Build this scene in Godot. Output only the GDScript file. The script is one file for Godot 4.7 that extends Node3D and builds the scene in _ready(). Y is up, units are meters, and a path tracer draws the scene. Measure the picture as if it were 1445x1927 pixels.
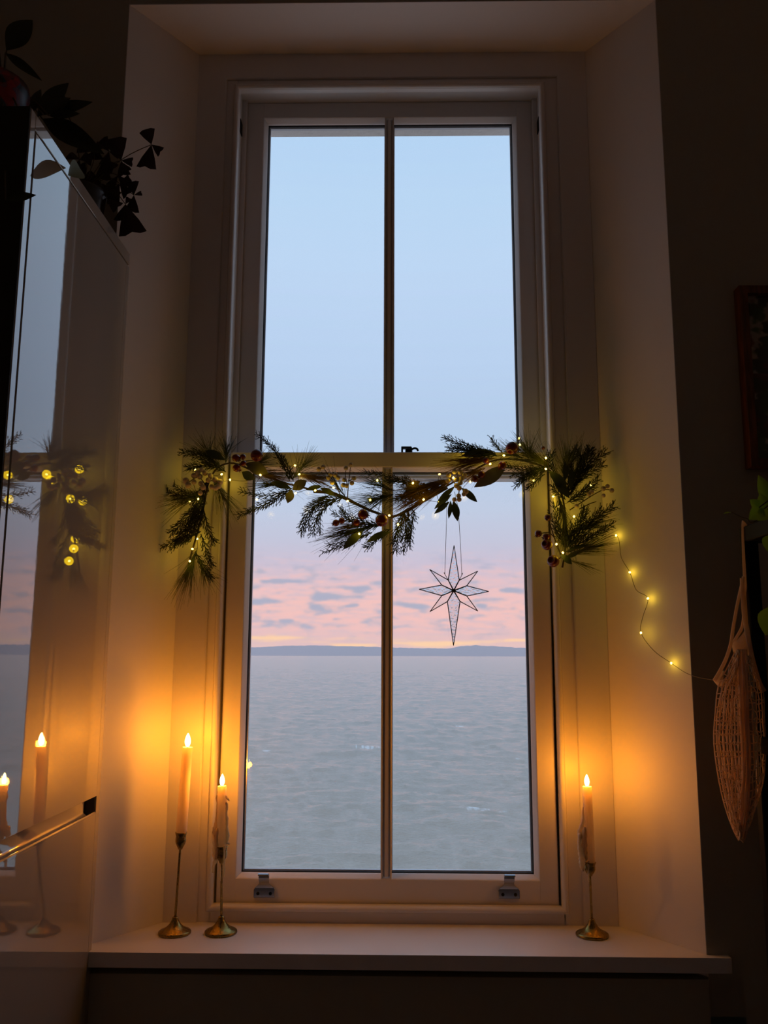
extends Node3D

var rng := RandomNumberGenerator.new()
var used := {}
var M := {}

# ------------------------------------------------------------------ naming and tagging
func numbered(called: String) -> String:
	if not used.has(called):
		used[called] = 0
		return called
	used[called] += 1
	return "%s_%03d" % [called, used[called]]

func tag(o: Node, label: String, category: String, group := "", kind := "") -> Node:
	o.set_meta("label", label)
	o.set_meta("category", category)
	if group != "":
		o.set_meta("group", group)
	if kind != "":
		o.set_meta("kind", kind)
	return o

func thing(called: String, label: String, category: String, at := Vector3.ZERO, group := "", kind := "") -> Node3D:
	var o := Node3D.new()
	o.name = numbered(called)
	add_child(o, true)
	o.position = at
	tag(o, label, category, group, kind)
	return o

func new_st() -> SurfaceTool:
	var st := SurfaceTool.new()
	st.begin(Mesh.PRIMITIVE_TRIANGLES)
	return st

func flat_st() -> SurfaceTool:
	var st := new_st()
	st.set_smooth_group(-1)
	return st

# a shape becomes one named mesh; under a thing its origin is the thing's base
func put(called: String, st: SurfaceTool, mat: Material, parent: Node3D = self, at := Vector3.ZERO) -> MeshInstance3D:
	st.generate_normals()
	return put_mesh(called, st.commit(), mat, parent, at)

func put_mesh(called: String, mesh: Mesh, mat: Material, parent: Node3D = self, at := Vector3.ZERO) -> MeshInstance3D:
	var o := MeshInstance3D.new()
	o.name = numbered(called) if parent == self else called
	o.mesh = mesh
	o.material_override = mat
	parent.add_child(o, true)
	if parent != self:
		var n: Node = parent
		var off := Vector3.ZERO
		while n != self:
			off += (n as Node3D).position
			n = n.get_parent()
		o.position = at - off
	else:
		o.position = at
	return o

# ------------------------------------------------------------------ shapes (corners given anticlockwise seen from outside)
func tri(st: SurfaceTool, a: Vector3, b: Vector3, c: Vector3) -> void:
	st.add_vertex(a)
	st.add_vertex(c)
	st.add_vertex(b)

func quad(st: SurfaceTool, a: Vector3, b: Vector3, c: Vector3, d: Vector3) -> void:
	tri(st, a, b, c)
	tri(st, a, c, d)

func face_out(st: SurfaceTool, pts: Array, centre: Vector3) -> void:
	var n: Vector3 = (pts[1] - pts[0]).cross(pts[2] - pts[0])
	var flip: bool = n.dot(pts[0] - centre) < 0.0
	for i in range(1, pts.size() - 1):
		if flip:
			tri(st, pts[0], pts[i + 1], pts[i])
		else:
			tri(st, pts[0], pts[i], pts[i + 1])

func box(st: SurfaceTool, lo: Vector3, hi: Vector3, bev := 0.0, tf := Transform3D()) -> void:
	var c := (lo + hi) * 0.5
	var h := (hi - lo) * 0.5
	var cc := tf * c
	var p := func(s: Vector3, axis: int) -> Vector3:
		var v := Vector3.ZERO
		for k in 3:
			v[k] = s[k] * (h[k] if k == axis else h[k] - bev)
		return tf * (c + v)
	for a in 3:
		var b := (a + 1) % 3
		var d := (a + 2) % 3
		for s in [-1.0, 1.0]:
			var q := []
			for e in [[-1.0, -1.0], [1.0, -1.0], [1.0, 1.0], [-1.0, 1.0]]:
				var v := Vector3.ZERO
				v[a] = s
				v[b] = e[0]
				v[d] = e[1]
				q.append(p.call(v, a))
			face_out(st, q, cc)
			if bev > 0.0:
				for s2 in [-1.0, 1.0]:
					var v0 := Vector3.ZERO
					v0[a] = s
					v0[b] = s2
					v0[d] = -1.0
					var v1 := v0
					v1[d] = 1.0
					face_out(st, [p.call(v0, a), p.call(v1, a), p.call(v1, b), p.call(v0, b)], cc)
	if bev > 0.0:
		for x in [-1.0, 1.0]:
			for y in [-1.0, 1.0]:
				for z in [-1.0, 1.0]:
					var v := Vector3(x, y, z)
					face_out(st, [p.call(v, 0), p.call(v, 1), p.call(v, 2)], cc)

# an upright prism over a convex outline in plan
func prism_y(st: SurfaceTool, outline: Array, y0: float, y1: float) -> void:
	var c := Vector3.ZERO
	for q in outline:
		c += Vector3(q.x, (y0 + y1) * 0.5, q.y) / outline.size()
	var low := []
	var top := []
	for q in outline:
		low.append(Vector3(q.x, y0, q.y))
		top.append(Vector3(q.x, y1, q.y))
	face_out(st, low, c)
	face_out(st, top, c)
	for i in outline.size():
		var j := (i + 1) % outline.size()
		face_out(st, [low[i], low[j], top[j], top[i]], c)

# a moulding run round a rectangle with mitred corners; profile = (inset, z) from the outer edge inwards
func rect_frame(st: SurfaceTool, x0: float, x1: float, y0: float, y1: float, prof: Array) -> void:
	for i in prof.size() - 1:
		var a: Vector2 = prof[i]
		var b: Vector2 = prof[i + 1]
		var ca := [Vector3(x0 + a.x, y0 + a.x, a.y), Vector3(x1 - a.x, y0 + a.x, a.y), Vector3(x1 - a.x, y1 - a.x, a.y), Vector3(x0 + a.x, y1 - a.x, a.y)]
		var cb := [Vector3(x0 + b.x, y0 + b.x, b.y), Vector3(x1 - b.x, y0 + b.x, b.y), Vector3(x1 - b.x, y1 - b.x, b.y), Vector3(x0 + b.x, y1 - b.x, b.y)]
		for k in 4:
			var m := (k + 1) % 4
			quad(st, ca[k], ca[m], cb[m], cb[k])

func basis_along(d: Vector3) -> Basis:
	var y := d.normalized()
	var x := y.cross(Vector3.FORWARD if absf(y.z) < 0.9 else Vector3.RIGHT).normalized()
	return Basis(x, y, x.cross(y))

# turned shape: profile = (radius, height) from the bottom up
func lathe(st: SurfaceTool, prof: Array, segs: int, tf: Transform3D, squash := 1.0) -> void:
	for i in prof.size() - 1:
		for k in segs:
			var q := []
			for e in [[i, k], [i, k + 1], [i + 1, k + 1], [i + 1, k]]:
				var a: float = TAU * e[1] / segs
				var pr: Vector2 = prof[e[0]]
				q.append(tf * Vector3(pr.x * cos(a), pr.y, -pr.x * sin(a) * squash))
			if prof[i].x > 1e-6:
				tri(st, q[0], q[1], q[2])
			if prof[i + 1].x > 1e-6:
				tri(st, q[0], q[2], q[3])

func smooth_path(pts: Array, per: int) -> Array:
	if pts.size() < 3:
		return pts
	var out := []
	for i in pts.size() - 1:
		var a: Vector3 = pts[maxi(i - 1, 0)]
		var b: Vector3 = pts[i]
		var c: Vector3 = pts[i + 1]
		var d: Vector3 = pts[mini(i + 2, pts.size() - 1)]
		for k in per:
			out.append(b.cubic_interpolate(c, a, d, float(k) / per))
	out.append(pts[-1])
	return out

func tube(st: SurfaceTool, pts: Array, radii: Array, sides: int, flat := 1.0) -> void:
	var n := pts.size()
	var rings := []
	var side := Vector3.ZERO
	for i in n:
		var d: Vector3 = (pts[mini(i + 1, n - 1)] - pts[maxi(i - 1, 0)]).normalized()
		if i == 0:
			side = basis_along(d).x
		side = (side - d * side.dot(d)).normalized()
		var up := d.cross(side)
		var r: float = radii[i] if radii.size() == n else lerpf(radii[0], radii[-1], float(i) / (n - 1))
		var ring := []
		for k in sides:
			var a := TAU * k / sides
			ring.append(pts[i] + side * cos(a) * r + up * sin(a) * r * flat)
		rings.append(ring)
	for i in n - 1:
		for k in sides:
			var m := (k + 1) % sides
			quad(st, rings[i][k], rings[i][m], rings[i + 1][m], rings[i + 1][k])
	for k in range(1, sides - 1):
		tri(st, rings[0][0], rings[0][k + 1], rings[0][k])
		tri(st, rings[n - 1][0], rings[n - 1][k], rings[n - 1][k + 1])

func ball(st: SurfaceTool, c: Vector3, r: float, segs := 10, squash := Vector3.ONE) -> void:
	var prof := []
	var n := segs / 2 + 1
	for i in n + 1:
		var a := -PI / 2 + PI * i / n
		prof.append(Vector2(cos(a) * r if i > 0 and i < n else 0.0, sin(a) * r))
	lathe(st, prof, segs, Transform3D(Basis.from_scale(squash), c))

# a leaf blade from base to tip: folded along the midrib, bowed, with its widest point at `wide`
func leaf(st: SurfaceTool, base: Vector3, tip: Vector3, width: float, face := Vector3(0, 0, 1), wide := 0.45, bow := 0.06, fold := 0.12, n := 8) -> void:
	var d := tip - base
	var L := d.length()
	var s := d.cross(face).normalized()
	var up := s.cross(d).normalized()
	var rows := []
	for i in n + 1:
		var t := float(i) / n
		var w: float
		if t < wide:
			w = sin(PI * 0.5 * t / wide)
		else:
			w = pow(cos(PI * 0.5 * (t - wide) / (1.0 - wide)), 0.9)
		w = maxf(w, 0.03) * width * 0.5
		var m := base + d * t + up * (sin(PI * t) * bow * L)
		rows.append([m - s * w + up * (fold * w), m - s * w * 0.5 + up * (fold * w * 0.35), m, m + s * w * 0.5 + up * (fold * w * 0.35), m + s * w + up * (fold * w)])
	for i in n:
		for k in 4:
			quad(st, rows[i][k], rows[i][k + 1], rows[i + 1][k + 1], rows[i + 1][k])

# ------------------------------------------------------------------ materials
func mat(called: String, c: Color, rough := 0.6, metal := 0.0) -> StandardMaterial3D:
	var m := StandardMaterial3D.new()
	m.resource_name = called
	m.albedo_color = c
	m.roughness = rough
	m.metallic = metal
	m.cull_mode = BaseMaterial3D.CULL_DISABLED
	M[called] = m
	return m

func noise_tex(freq: float, seed_: int, size: int, oct := 4, normal := false, ramp: Gradient = null) -> NoiseTexture2D:
	var n := FastNoiseLite.new()
	n.noise_type = FastNoiseLite.TYPE_SIMPLEX_SMOOTH
	n.seed = seed_
	n.frequency = freq
	n.fractal_octaves = oct
	var t := NoiseTexture2D.new()
	t.noise = n
	t.width = size
	t.height = size
	t.seamless = true
	t.as_normal_map = normal
	if ramp:
		t.color_ramp = ramp
	return t

func grad(cols: Array, offs: Array) -> Gradient:
	var g := Gradient.new()
	g.colors = PackedColorArray(cols)
	g.offsets = PackedFloat32Array(offs)
	return g

func bumpy(m: StandardMaterial3D, tex: Texture2D, cm: float, scale: float) -> void:
	m.heightmap_enabled = true
	m.heightmap_texture = tex
	m.heightmap_scale = cm
	m.uv1_triplanar = true
	m.uv1_world_triplanar = true
	m.uv1_scale = Vector3.ONE * scale

func make_materials() -> void:
	var plaster := noise_tex(0.02, 3, 512, 5)
	var brush := noise_tex(0.05, 5, 256, 3)
	var m := mat("reveal_paint", Color(0.92, 0.90, 0.89), 0.75)
	bumpy(m, plaster, 0.06, 1.6)
	m = mat("window_paint", Color(0.90, 0.88, 0.87), 0.4)
	bumpy(m, brush, 0.012, 3.0)
	m = mat("sill_paint", Color(0.92, 0.90, 0.90), 0.35)
	bumpy(m, brush, 0.012, 2.5)
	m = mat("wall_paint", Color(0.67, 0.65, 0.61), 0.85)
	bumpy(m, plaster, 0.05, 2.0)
	mat("room_paint", Color(0.93, 0.91, 0.89), 0.9)
	mat("floor_wood", Color(0.62, 0.52, 0.42), 0.5)
	m = mat("gloss_white", Color(0.60, 0.57, 0.54), 0.02)
	m.metallic_specular = 0.95
	m.clearcoat_enabled = true
	m.clearcoat = 1.0
	m.clearcoat_roughness = 0.0
	m.normal_enabled = true
	m.normal_texture = noise_tex(0.018, 8, 256, 3, true)
	m.normal_scale = 0.005
	m.uv1_triplanar = true
	m.uv1_world_triplanar = true
	m.uv1_scale = Vector3.ONE * 9.0
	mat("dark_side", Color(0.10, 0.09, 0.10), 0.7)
	mat("dark_carcass", Color(0.09, 0.08, 0.08), 0.6)
	m = mat("pane", Color(1, 1, 1, 0.02), 0.0)
	m.transparency = BaseMaterial3D.TRANSPARENCY_ALPHA
	mat("gasket", Color(0.06, 0.06, 0.065), 0.6)
	mat("spacer", Color(0.75, 0.76, 0.78), 0.35, 0.6)
	mat("chrome", Color(0.60, 0.62, 0.66), 0.16, 1.0)
	mat("black_iron", Color(0.03, 0.03, 0.035), 0.55)
	M.black_iron.metallic_specular = 0.3
	mat("dark_screw", Color(0.10, 0.09, 0.08), 0.5, 0.6)
	m = mat("brass", Color(0.60, 0.50, 0.28), 0.28, 1.0)
	m.roughness_texture = noise_tex(0.03, 21, 256, 4, false, grad([Color(0.35, 0.35, 0.35), Color(0.95, 0.95, 0.95)], [0.25, 0.8]))
	m.roughness = 0.5
	m.uv1_triplanar = true
	m.uv1_scale = Vector3.ONE * 12.0
	m = mat("wax", Color(0.96, 0.92, 0.86), 0.45)
	m.backlight_enabled = true
	m.backlight = Color(1.0, 0.92, 0.72)
	mat("wick", Color(0.05, 0.04, 0.03), 0.9)
	m = mat("flame", Color(1, 0.8, 0.4), 1.0)
	m.emission_enabled = true
	m.emission = Color(1.0, 0.88, 0.55)
	m.emission_energy_multiplier = FLAME_GLOW
	m = mat("led", Color(1, 0.9, 0.5), 0.4)
	m.emission_enabled = true
	m.emission = Color(1.0, 0.85, 0.38)
	m.emission_energy_multiplier = LED_GLOW
	mat("wire", Color(0.30, 0.22, 0.13), 0.45, 0.6)
	mat("cedar", Color(0.16, 0.19, 0.10), 0.7)
	mat("cedar_deep", Color(0.10, 0.14, 0.09), 0.7)
	m = mat("needles", Color(0.33, 0.35, 0.15), 0.6)
	mat("needles_dark", Color(0.17, 0.23, 0.11), 0.6)
	mat("needles_tan", Color(0.42, 0.30, 0.16), 0.7)
	mat("bark", Color(0.24, 0.17, 0.10), 0.85)
	m = mat("leaf_grey", Color(0.33, 0.31, 0.22), 0.6)
	m.backlight_enabled = true
	m.backlight = Color(0.16, 0.14, 0.09)
	m = mat("leaf_olive", Color(0.19, 0.23, 0.12), 0.55)
	m.backlight_enabled = true
	m.backlight = Color(0.10, 0.11, 0.05)
	m = mat("red_berry", Color(0.40, 0.075, 0.045), 0.32)
	m.clearcoat_enabled = true
	m.clearcoat = 0.25
	m.clearcoat_roughness = 0.2
	mat("berry_hollow", Color(0.06, 0.03, 0.03), 0.9)
	m = mat("white_berry", Color(0.80, 0.74, 0.64), 0.8)
	bumpy(m, noise_tex(0.08, 31, 128, 3), 0.05, 30.0)
	mat("came", Color(0.07, 0.055, 0.05), 0.5, 0.5)
	m = mat("hammered_glass", Color(0.97, 0.98, 1.0, 0.0), 0.0)
	m.refraction_enabled = true
	m.refraction_scale = 0.05
	m.transparency = BaseMaterial3D.TRANSPARENCY_ALPHA
	m = mat("clear_glass", Color(1.0, 0.97, 0.96, 0.03), 0.0)
	m.transparency = BaseMaterial3D.TRANSPARENCY_ALPHA
	mat("twine", Color(0.40, 0.34, 0.27), 0.9)
	mat("teal_plastic", Color(0.05, 0.40, 0.45), 0.4)
	m = mat("cotton", Color(0.95, 0.90, 0.84), 0.95)
	m.backlight_enabled = true
	m.backlight = Color(1.0, 0.88, 0.70)
	m.rim_enabled = true
	m.rim = 0.3
	m = mat("cotton_band", Color(0.95, 0.90, 0.84), 0.95)
	m.backlight_enabled = true
	m.backlight = Color(1.0, 0.88, 0.70)
	m.heightmap_enabled = true
	m.heightmap_texture = noise_tex(0.12, 44, 128, 2)
	m.heightmap_scale = 0.08
	m.uv1_triplanar = true
	m.uv1_scale = Vector3(14, 60, 14)
	m = mat("frame_wood", Color(0.50, 0.28, 0.15), 0.5)
	m.albedo_texture = noise_tex(0.03, 51, 256, 4, false, grad([Color(0.7, 0.7, 0.7), Color.WHITE], [0.2, 0.8]))
	m.uv1_triplanar = true
	m.uv1_scale = Vector3(10, 1.2, 10)
	mat("copper", Color(0.72, 0.36, 0.20), 0.35, 1.0)
	m = mat("pothos", Color(0.52, 0.64, 0.14), 0.4)
	m.backlight_enabled = true
	m.backlight = Color(0.45, 0.6, 0.08)
	m = mat("oxalis", Color(0.18, 0.06, 0.11), 0.6)
	m = mat("broad_leaf", Color(0.11, 0.15, 0.10), 0.45)
	mat("broad_leaf_pale", Color(0.42, 0.45, 0.30), 0.5)
	mat("plant_stem", Color(0.26, 0.22, 0.14), 0.7)
	mat("soil", Color(0.07, 0.05, 0.04), 1.0)
	mat("dark_pot", Color(0.12, 0.11, 0.11), 0.5)
	m = mat("painted_pot", Color.WHITE, 0.4)
	m.albedo_texture = noise_tex(0.012, 61, 256, 2, false, grad([Color(0.05, 0.04, 0.07), Color(0.08, 0.27, 0.36), Color(0.55, 0.07, 0.12), Color(0.60, 0.10, 0.14), Color(0.10, 0.09, 0.12)], [0.3, 0.42, 0.5, 0.62, 0.7]))
	(m.albedo_texture as NoiseTexture2D).color_ramp.interpolation_mode = Gradient.GRADIENT_INTERPOLATE_CONSTANT
	m.uv1_triplanar = true
	m.uv1_scale = Vector3.ONE * 4.0
	m = mat("sea", Color.WHITE, 0.20)
	m.metallic_specular = 0.62
	m.vertex_color_use_as_albedo = true
	bumpy(m, noise_tex(0.02, 71, 512, 5), 7.0, 0.22)
	m.uv1_scale = Vector3(0.16, 0.22, 0.34)
	mat("hazed_hill", Color(0.84, 0.74, 0.73), 1.0)  # pale base colour has the distance haze painted in, no fog is used
	m = mat("stone", Color(0.90, 0.89, 0.87), 0.9)
	bumpy(m, plaster, 0.3, 3.0)

# ------------------------------------------------------------------ lamps
const FLAME_GLOW := 14.0
const LED_GLOW := 9.0
const CANDLE_ENERGY := 0.022
const LED_ENERGY := 0.00021
const EXPOSURE := 1.0
const SKY_ENERGY := 1.14

func glow_light(called: String, at: Vector3, parent: Node3D, energy: float, col: Color, size: float) -> void:
	var l := OmniLight3D.new()
	l.name = called
	l.light_color = col
	l.light_energy = energy
	l.light_size = size
	l.omni_range = 12.0
	l.omni_attenuation = 2.0
	l.shadow_enabled = true
	parent.add_child(l, true)
	l.position = at - parent.position

# ------------------------------------------------------------------ sky
func sky_colour(el: float) -> Color:
	var stops := [[-0.5, 205, 186, 196], [0.4, 222, 190, 192], [1.2, 226, 190, 192], [2.2, 236, 192, 190], [3.2, 238, 193, 190], [4.2, 232, 193, 195], [5.0, 218, 192, 202], [6.0, 202, 192, 211], [7.4, 194, 196, 217], [9.5, 190, 202, 225], [12.0, 184, 203, 229], [15.0, 180, 203, 232], [19.0, 184, 208, 238], [25.0, 188, 213, 242], [30.0, 184, 213, 243], [36.0, 176, 209, 241], [60.0, 160, 196, 232], [90.0, 150, 188, 226]]
	for i in range(1, stops.size()):
		if el <= stops[i][0]:
			var a: Array = stops[i - 1]
			var b: Array = stops[i]
			var t := clampf((el - a[0]) / (b[0] - a[0]), 0.0, 1.0)
			return Color(lerpf(a[1], b[1], t), lerpf(a[2], b[2], t), lerpf(a[3], b[3], t))
	return Color(150, 188, 226)

func make_sky() -> ImageTexture:
	var W := 4096
	var H := 2048
	var img := Image.create_empty(W, H, false, Image.FORMAT_RGB8)
	var first := int((90.0 - 10.0) / 180.0 * H)
	var last := H / 2 + 4
	for y in H:
		var el := 90.0 - (y + 0.5) / H * 180.0
		var c := sky_colour(el) / 255.0 if el > 0.0 else Color(0.60, 0.61, 0.65)
		c.a = 1.0
		img.fill_rect(Rect2i(0, y, W, 1), c)
	var n1 := FastNoiseLite.new()
	n1.seed = 12
	n1.frequency = 0.5
	n1.fractal_octaves = 4
	var n2 := FastNoiseLite.new()
	n2.seed = 77
	n2.frequency = 0.9
	n2.fractal_octaves = 4
	# small grey clouds of the band above the far shore: azimuth, elevation, half width, half height in degrees
	var puffs := [[-4.8, 3.75, 1.9, 0.42], [-5.6, 3.2, 0.9, 0.36], [-9.2, 3.4, 1.4, 0.32], [1.1, 3.2, 1.3, 0.3], [-7.4, 2.2, 0.6, 0.16], [-4.2, 2.3, 0.7, 0.16], [-2.6, 4.3, 1.2, 0.28], [7.3, 4.2, 0.9, 0.22], [5.4, 3.2, 0.5, 0.2], [-7.5, 4.75, 2.2, 0.22], [-3.0, 3.2, 0.6, 0.15]]
	# gilded streaks low over the hills
	var streaks := [[-8.6, 1.05, 2.6, 0.22], [-3.2, 0.62, 2.4, 0.16], [2.2, 0.72, 3.6, 0.28], [7.8, 0.95, 1.2, 0.12]]
	var rows := last - first
	var data := PackedByteArray()
	data.resize(W * rows * 3)
	var k := 0
	for r in rows:
		var el := 90.0 - (first + r + 0.5) / H * 180.0
		var base := sky_colour(el)
		var band := smoothstep(0.6, 1.8, el) * (1.0 - smoothstep(4.6, 7.5, el))
		var glow := exp(-pow((el - 0.85) / 0.30, 2.0))
		for x in W:
			var az := (x + 0.5) / W * 360.0
			if az > 180.0:
				az -= 360.0
			var a := n1.get_noise_2d(az * 0.75, el * 2.6)
			var b := n2.get_noise_2d(az * 0.45 + 40.0, el * 3.2)
			var c := base
			var haze := smoothstep(0.05, 0.5, b) * band * 0.40
			c = c.lerp(Color(196, 185, 203), haze)
			c = c.lerp(Color(247, 193, 186), smoothstep(0.0, 0.5, -b) * band * 0.45)
			var f := 0.0
			if az > -14.0 and az < 14.0:
				for p in puffs:
					var dx: float = (az - p[0]) / p[2]
					var dy: float = (el - p[1]) / p[3]
					f = maxf(f, 1.0 - sqrt(dx * dx + dy * dy))
			f = smoothstep(0.0, 0.55, f + a * 0.75 if f > -0.3 else 0.0)
			f = maxf(f, smoothstep(0.52, 0.8, a) * 0.5) * band
			c = c.lerp(Color(163, 172, 196), f * 0.85)
			var g := n2.get_noise_2d(az * 0.22, el * 4.5 + 9.0)
			var o := glow * smoothstep(-0.1, 0.5, g) * 0.6
			if az > -14.0 and az < 14.0 and el < 1.8:
				for p in streaks:
					var dx: float = (az - p[0]) / p[2]
					var dy: float = (el - p[1]) / p[3]
					o = maxf(o, smoothstep(0.0, 0.6, 1.0 - sqrt(dx * dx + dy * dy) + g * 0.5))
			c = c.lerp(Color(255, 211, 166), o * 0.85)
			data[k] = clampi(int(c.r + 0.5), 0, 255)
			data[k + 1] = clampi(int(c.g + 0.5), 0, 255)
			data[k + 2] = clampi(int(c.b + 0.5), 0, 255)
			k += 3
	var part := Image.create_from_data(W, rows, false, Image.FORMAT_RGB8, data)
	img.blit_rect(part, Rect2i(0, 0, W, rows), Vector2i(0, first))
	return ImageTexture.create_from_image(img)

# ------------------------------------------------------------------ outdoors
const SEA_Y := -10.5

func sea() -> void:
	var nr := 620
	var nc := 400
	var v := PackedVector3Array()
	var cols := PackedColorArray()
	var idx := PackedInt32Array()
	v.resize(nr * nc)
	cols.resize(nr * nc)
	var w1 := FastNoiseLite.new()
	w1.seed = 5
	w1.frequency = 0.34
	w1.fractal_octaves = 5
	w1.fractal_gain = 0.45
	var w2 := FastNoiseLite.new()
	w2.seed = 15
	w2.frequency = 0.035
	w2.fractal_octaves = 3
	var w3 := FastNoiseLite.new()
	w3.seed = 25
	w3.frequency = 0.5
	w3.fractal_octaves = 3
	# breaking crests: azimuth in degrees, distance, half width, half depth (metres)
	var crests := [[-2.0, 112.0, 2.4, 2.2], [7.9, 103.0, 1.0, 1.0], [5.0, 68.0, 1.5, 0.9], [6.6, 67.0, 1.0, 0.6], [-6.2, 49.0, 0.6, 0.35], [1.2, 96.0, 0.8, 0.7], [-3.4, 205.0, 2.0, 2.0], [4.0, 150.0, 1.6, 1.2], [-8.6, 110.0, 0.9, 0.8]]
	for i in nr:
		var t := float(i) / (nr - 1)
		var r := 26.0 * pow(9000.0 / 26.0, pow(t, 1.25))
		var fade := 1.0 - smoothstep(250.0, 1500.0, r)
		for j in nc:
			var e := float(j) / (nc - 1) * 2.0 - 1.0
			var a := deg_to_rad(signf(e) * (absf(e) * 14.0 + pow(absf(e), 4.0) * 46.0))
			var x := sin(a) * r
			var z := -cos(a) * r
			var h := 0.0
			var foam := 0.0
			if fade > 0.0:
				h = pow(1.0 - minf(absf(w1.get_noise_2d(x * 0.20 + z * 0.05, z * 1.0)) * 2.0, 1.0), 2.0) * 0.27 + w2.get_noise_2d(x * 0.7, z * 1.4) * 0.5
				h += w3.get_noise_2d(x * 0.35, z * 1.3) * 0.13
				h *= fade
				for c in crests:
					if absf(r - c[1]) < c[3] * 2.0:
						var dx: float = (x - sin(deg_to_rad(c[0])) * c[1]) / c[2]
						var dz: float = (r - c[1]) / c[3]
						foam = maxf(foam, smoothstep(0.1, 0.7, 1.0 - sqrt(dx * dx + dz * dz) + w3.get_noise_2d(x * 5.0, z * 3.0) * 0.9 - 0.25))
			v[i * nc + j] = Vector3(x, SEA_Y + h, z)
			cols[i * nc + j] = Color(0.50, 0.375, 0.285).lerp(Color(0.92, 0.86, 0.82), foam)
	for i in nr - 1:
		for j in nc - 1:
			var p := i * nc + j
			idx.append_array([p, p + nc, p + 1, p + 1, p + nc, p + nc + 1])
	var nrm := PackedVector3Array()
	nrm.resize(nr * nc)
	for i in nr:
		for j in nc:
			var du := v[mini(i + 1, nr - 1) * nc + j] - v[maxi(i - 1, 0) * nc + j]
			var dv := v[i * nc + mini(j + 1, nc - 1)] - v[i * nc + maxi(j - 1, 0)]
			var n := dv.cross(du)
			nrm[i * nc + j] = (n if n.y > 0.0 else -n).normalized()
	var arr := []
	arr.resize(Mesh.ARRAY_MAX)
	arr[Mesh.ARRAY_VERTEX] = v
	arr[Mesh.ARRAY_NORMAL] = nrm
	arr[Mesh.ARRAY_COLOR] = cols
	arr[Mesh.ARRAY_INDEX] = idx
	var mesh := ArrayMesh.new()
	mesh.add_surface_from_arrays(Mesh.PRIMITIVE_TRIANGLES, arr)
	var o := put_mesh("sea", mesh, M.sea)
	tag(o, "grey choppy sea with small wind waves stretching to the far shore", "sea", "", "stuff")

func hills() -> void:
	var st := new_st()
	var n := FastNoiseLite.new()
	n.seed = 9
	n.frequency = 0.9
	n.fractal_octaves = 4
	# ridge height in metres against azimuth in degrees
	var ridge := [[-40, 60], [-20, 75], [-9.7, 62], [-7.2, 80], [-5.2, 84], [-3.0, 78], [-1.2, 70], [-0.3, 66], [1.5, 62], [3.2, 60], [4.3, 84], [5.0, 90], [6.0, 84], [8.0, 68], [12, 60], [20, 80], [40, 50]]
	var R := 8600.0
	var rows := []
	for j in 400:
		var az := lerpf(-38.0, 38.0, j / 399.0)
		var h := 60.0
		for i in range(1, ridge.size()):
			if az <= ridge[i][0]:
				h = lerpf(ridge[i - 1][1], ridge[i][1], smoothstep(0.0, 1.0, (az - ridge[i - 1][0]) / (ridge[i][0] - ridge[i - 1][0])))
				break
		h += n.get_noise_1d(az * 2.5) * 6.0
		var d := Vector3(sin(deg_to_rad(az)), 0, -cos(deg_to_rad(az)))
		var col := []
		for q in [[0.0, 0.0], [60.0, 0.10], [500.0, 0.42], [1100.0, 0.78], [1700.0, 0.97], [2100.0, 1.0], [2800.0, 0.8]]:
			var hh: float = (h + 14.0) * q[1] * (1.0 + (n.get_noise_2d(az * 2.0, q[0] * 0.01) * 0.12 if q[1] < 0.9 else 0.0))
			col.append(d * (R + q[0]) + Vector3(0, SEA_Y - 0.5 + hh * (R + q[0]) / R, 0))
		rows.append(col)
	for j in 399:
		for k in 6:
			quad(st, rows[j][k], rows[j + 1][k], rows[j + 1][k + 1], rows[j][k + 1])
	tag(put("distant_hills", st, M.hazed_hill), "low haze-tinted hills along the far shore under the pink sky", "hills", "", "structure")

# ------------------------------------------------------------------ the room
const ZF := 0.18          # face of the wall towards the room
const TOPY := 3.008       # underside of the reveal's head
const CEIL := 3.35

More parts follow.
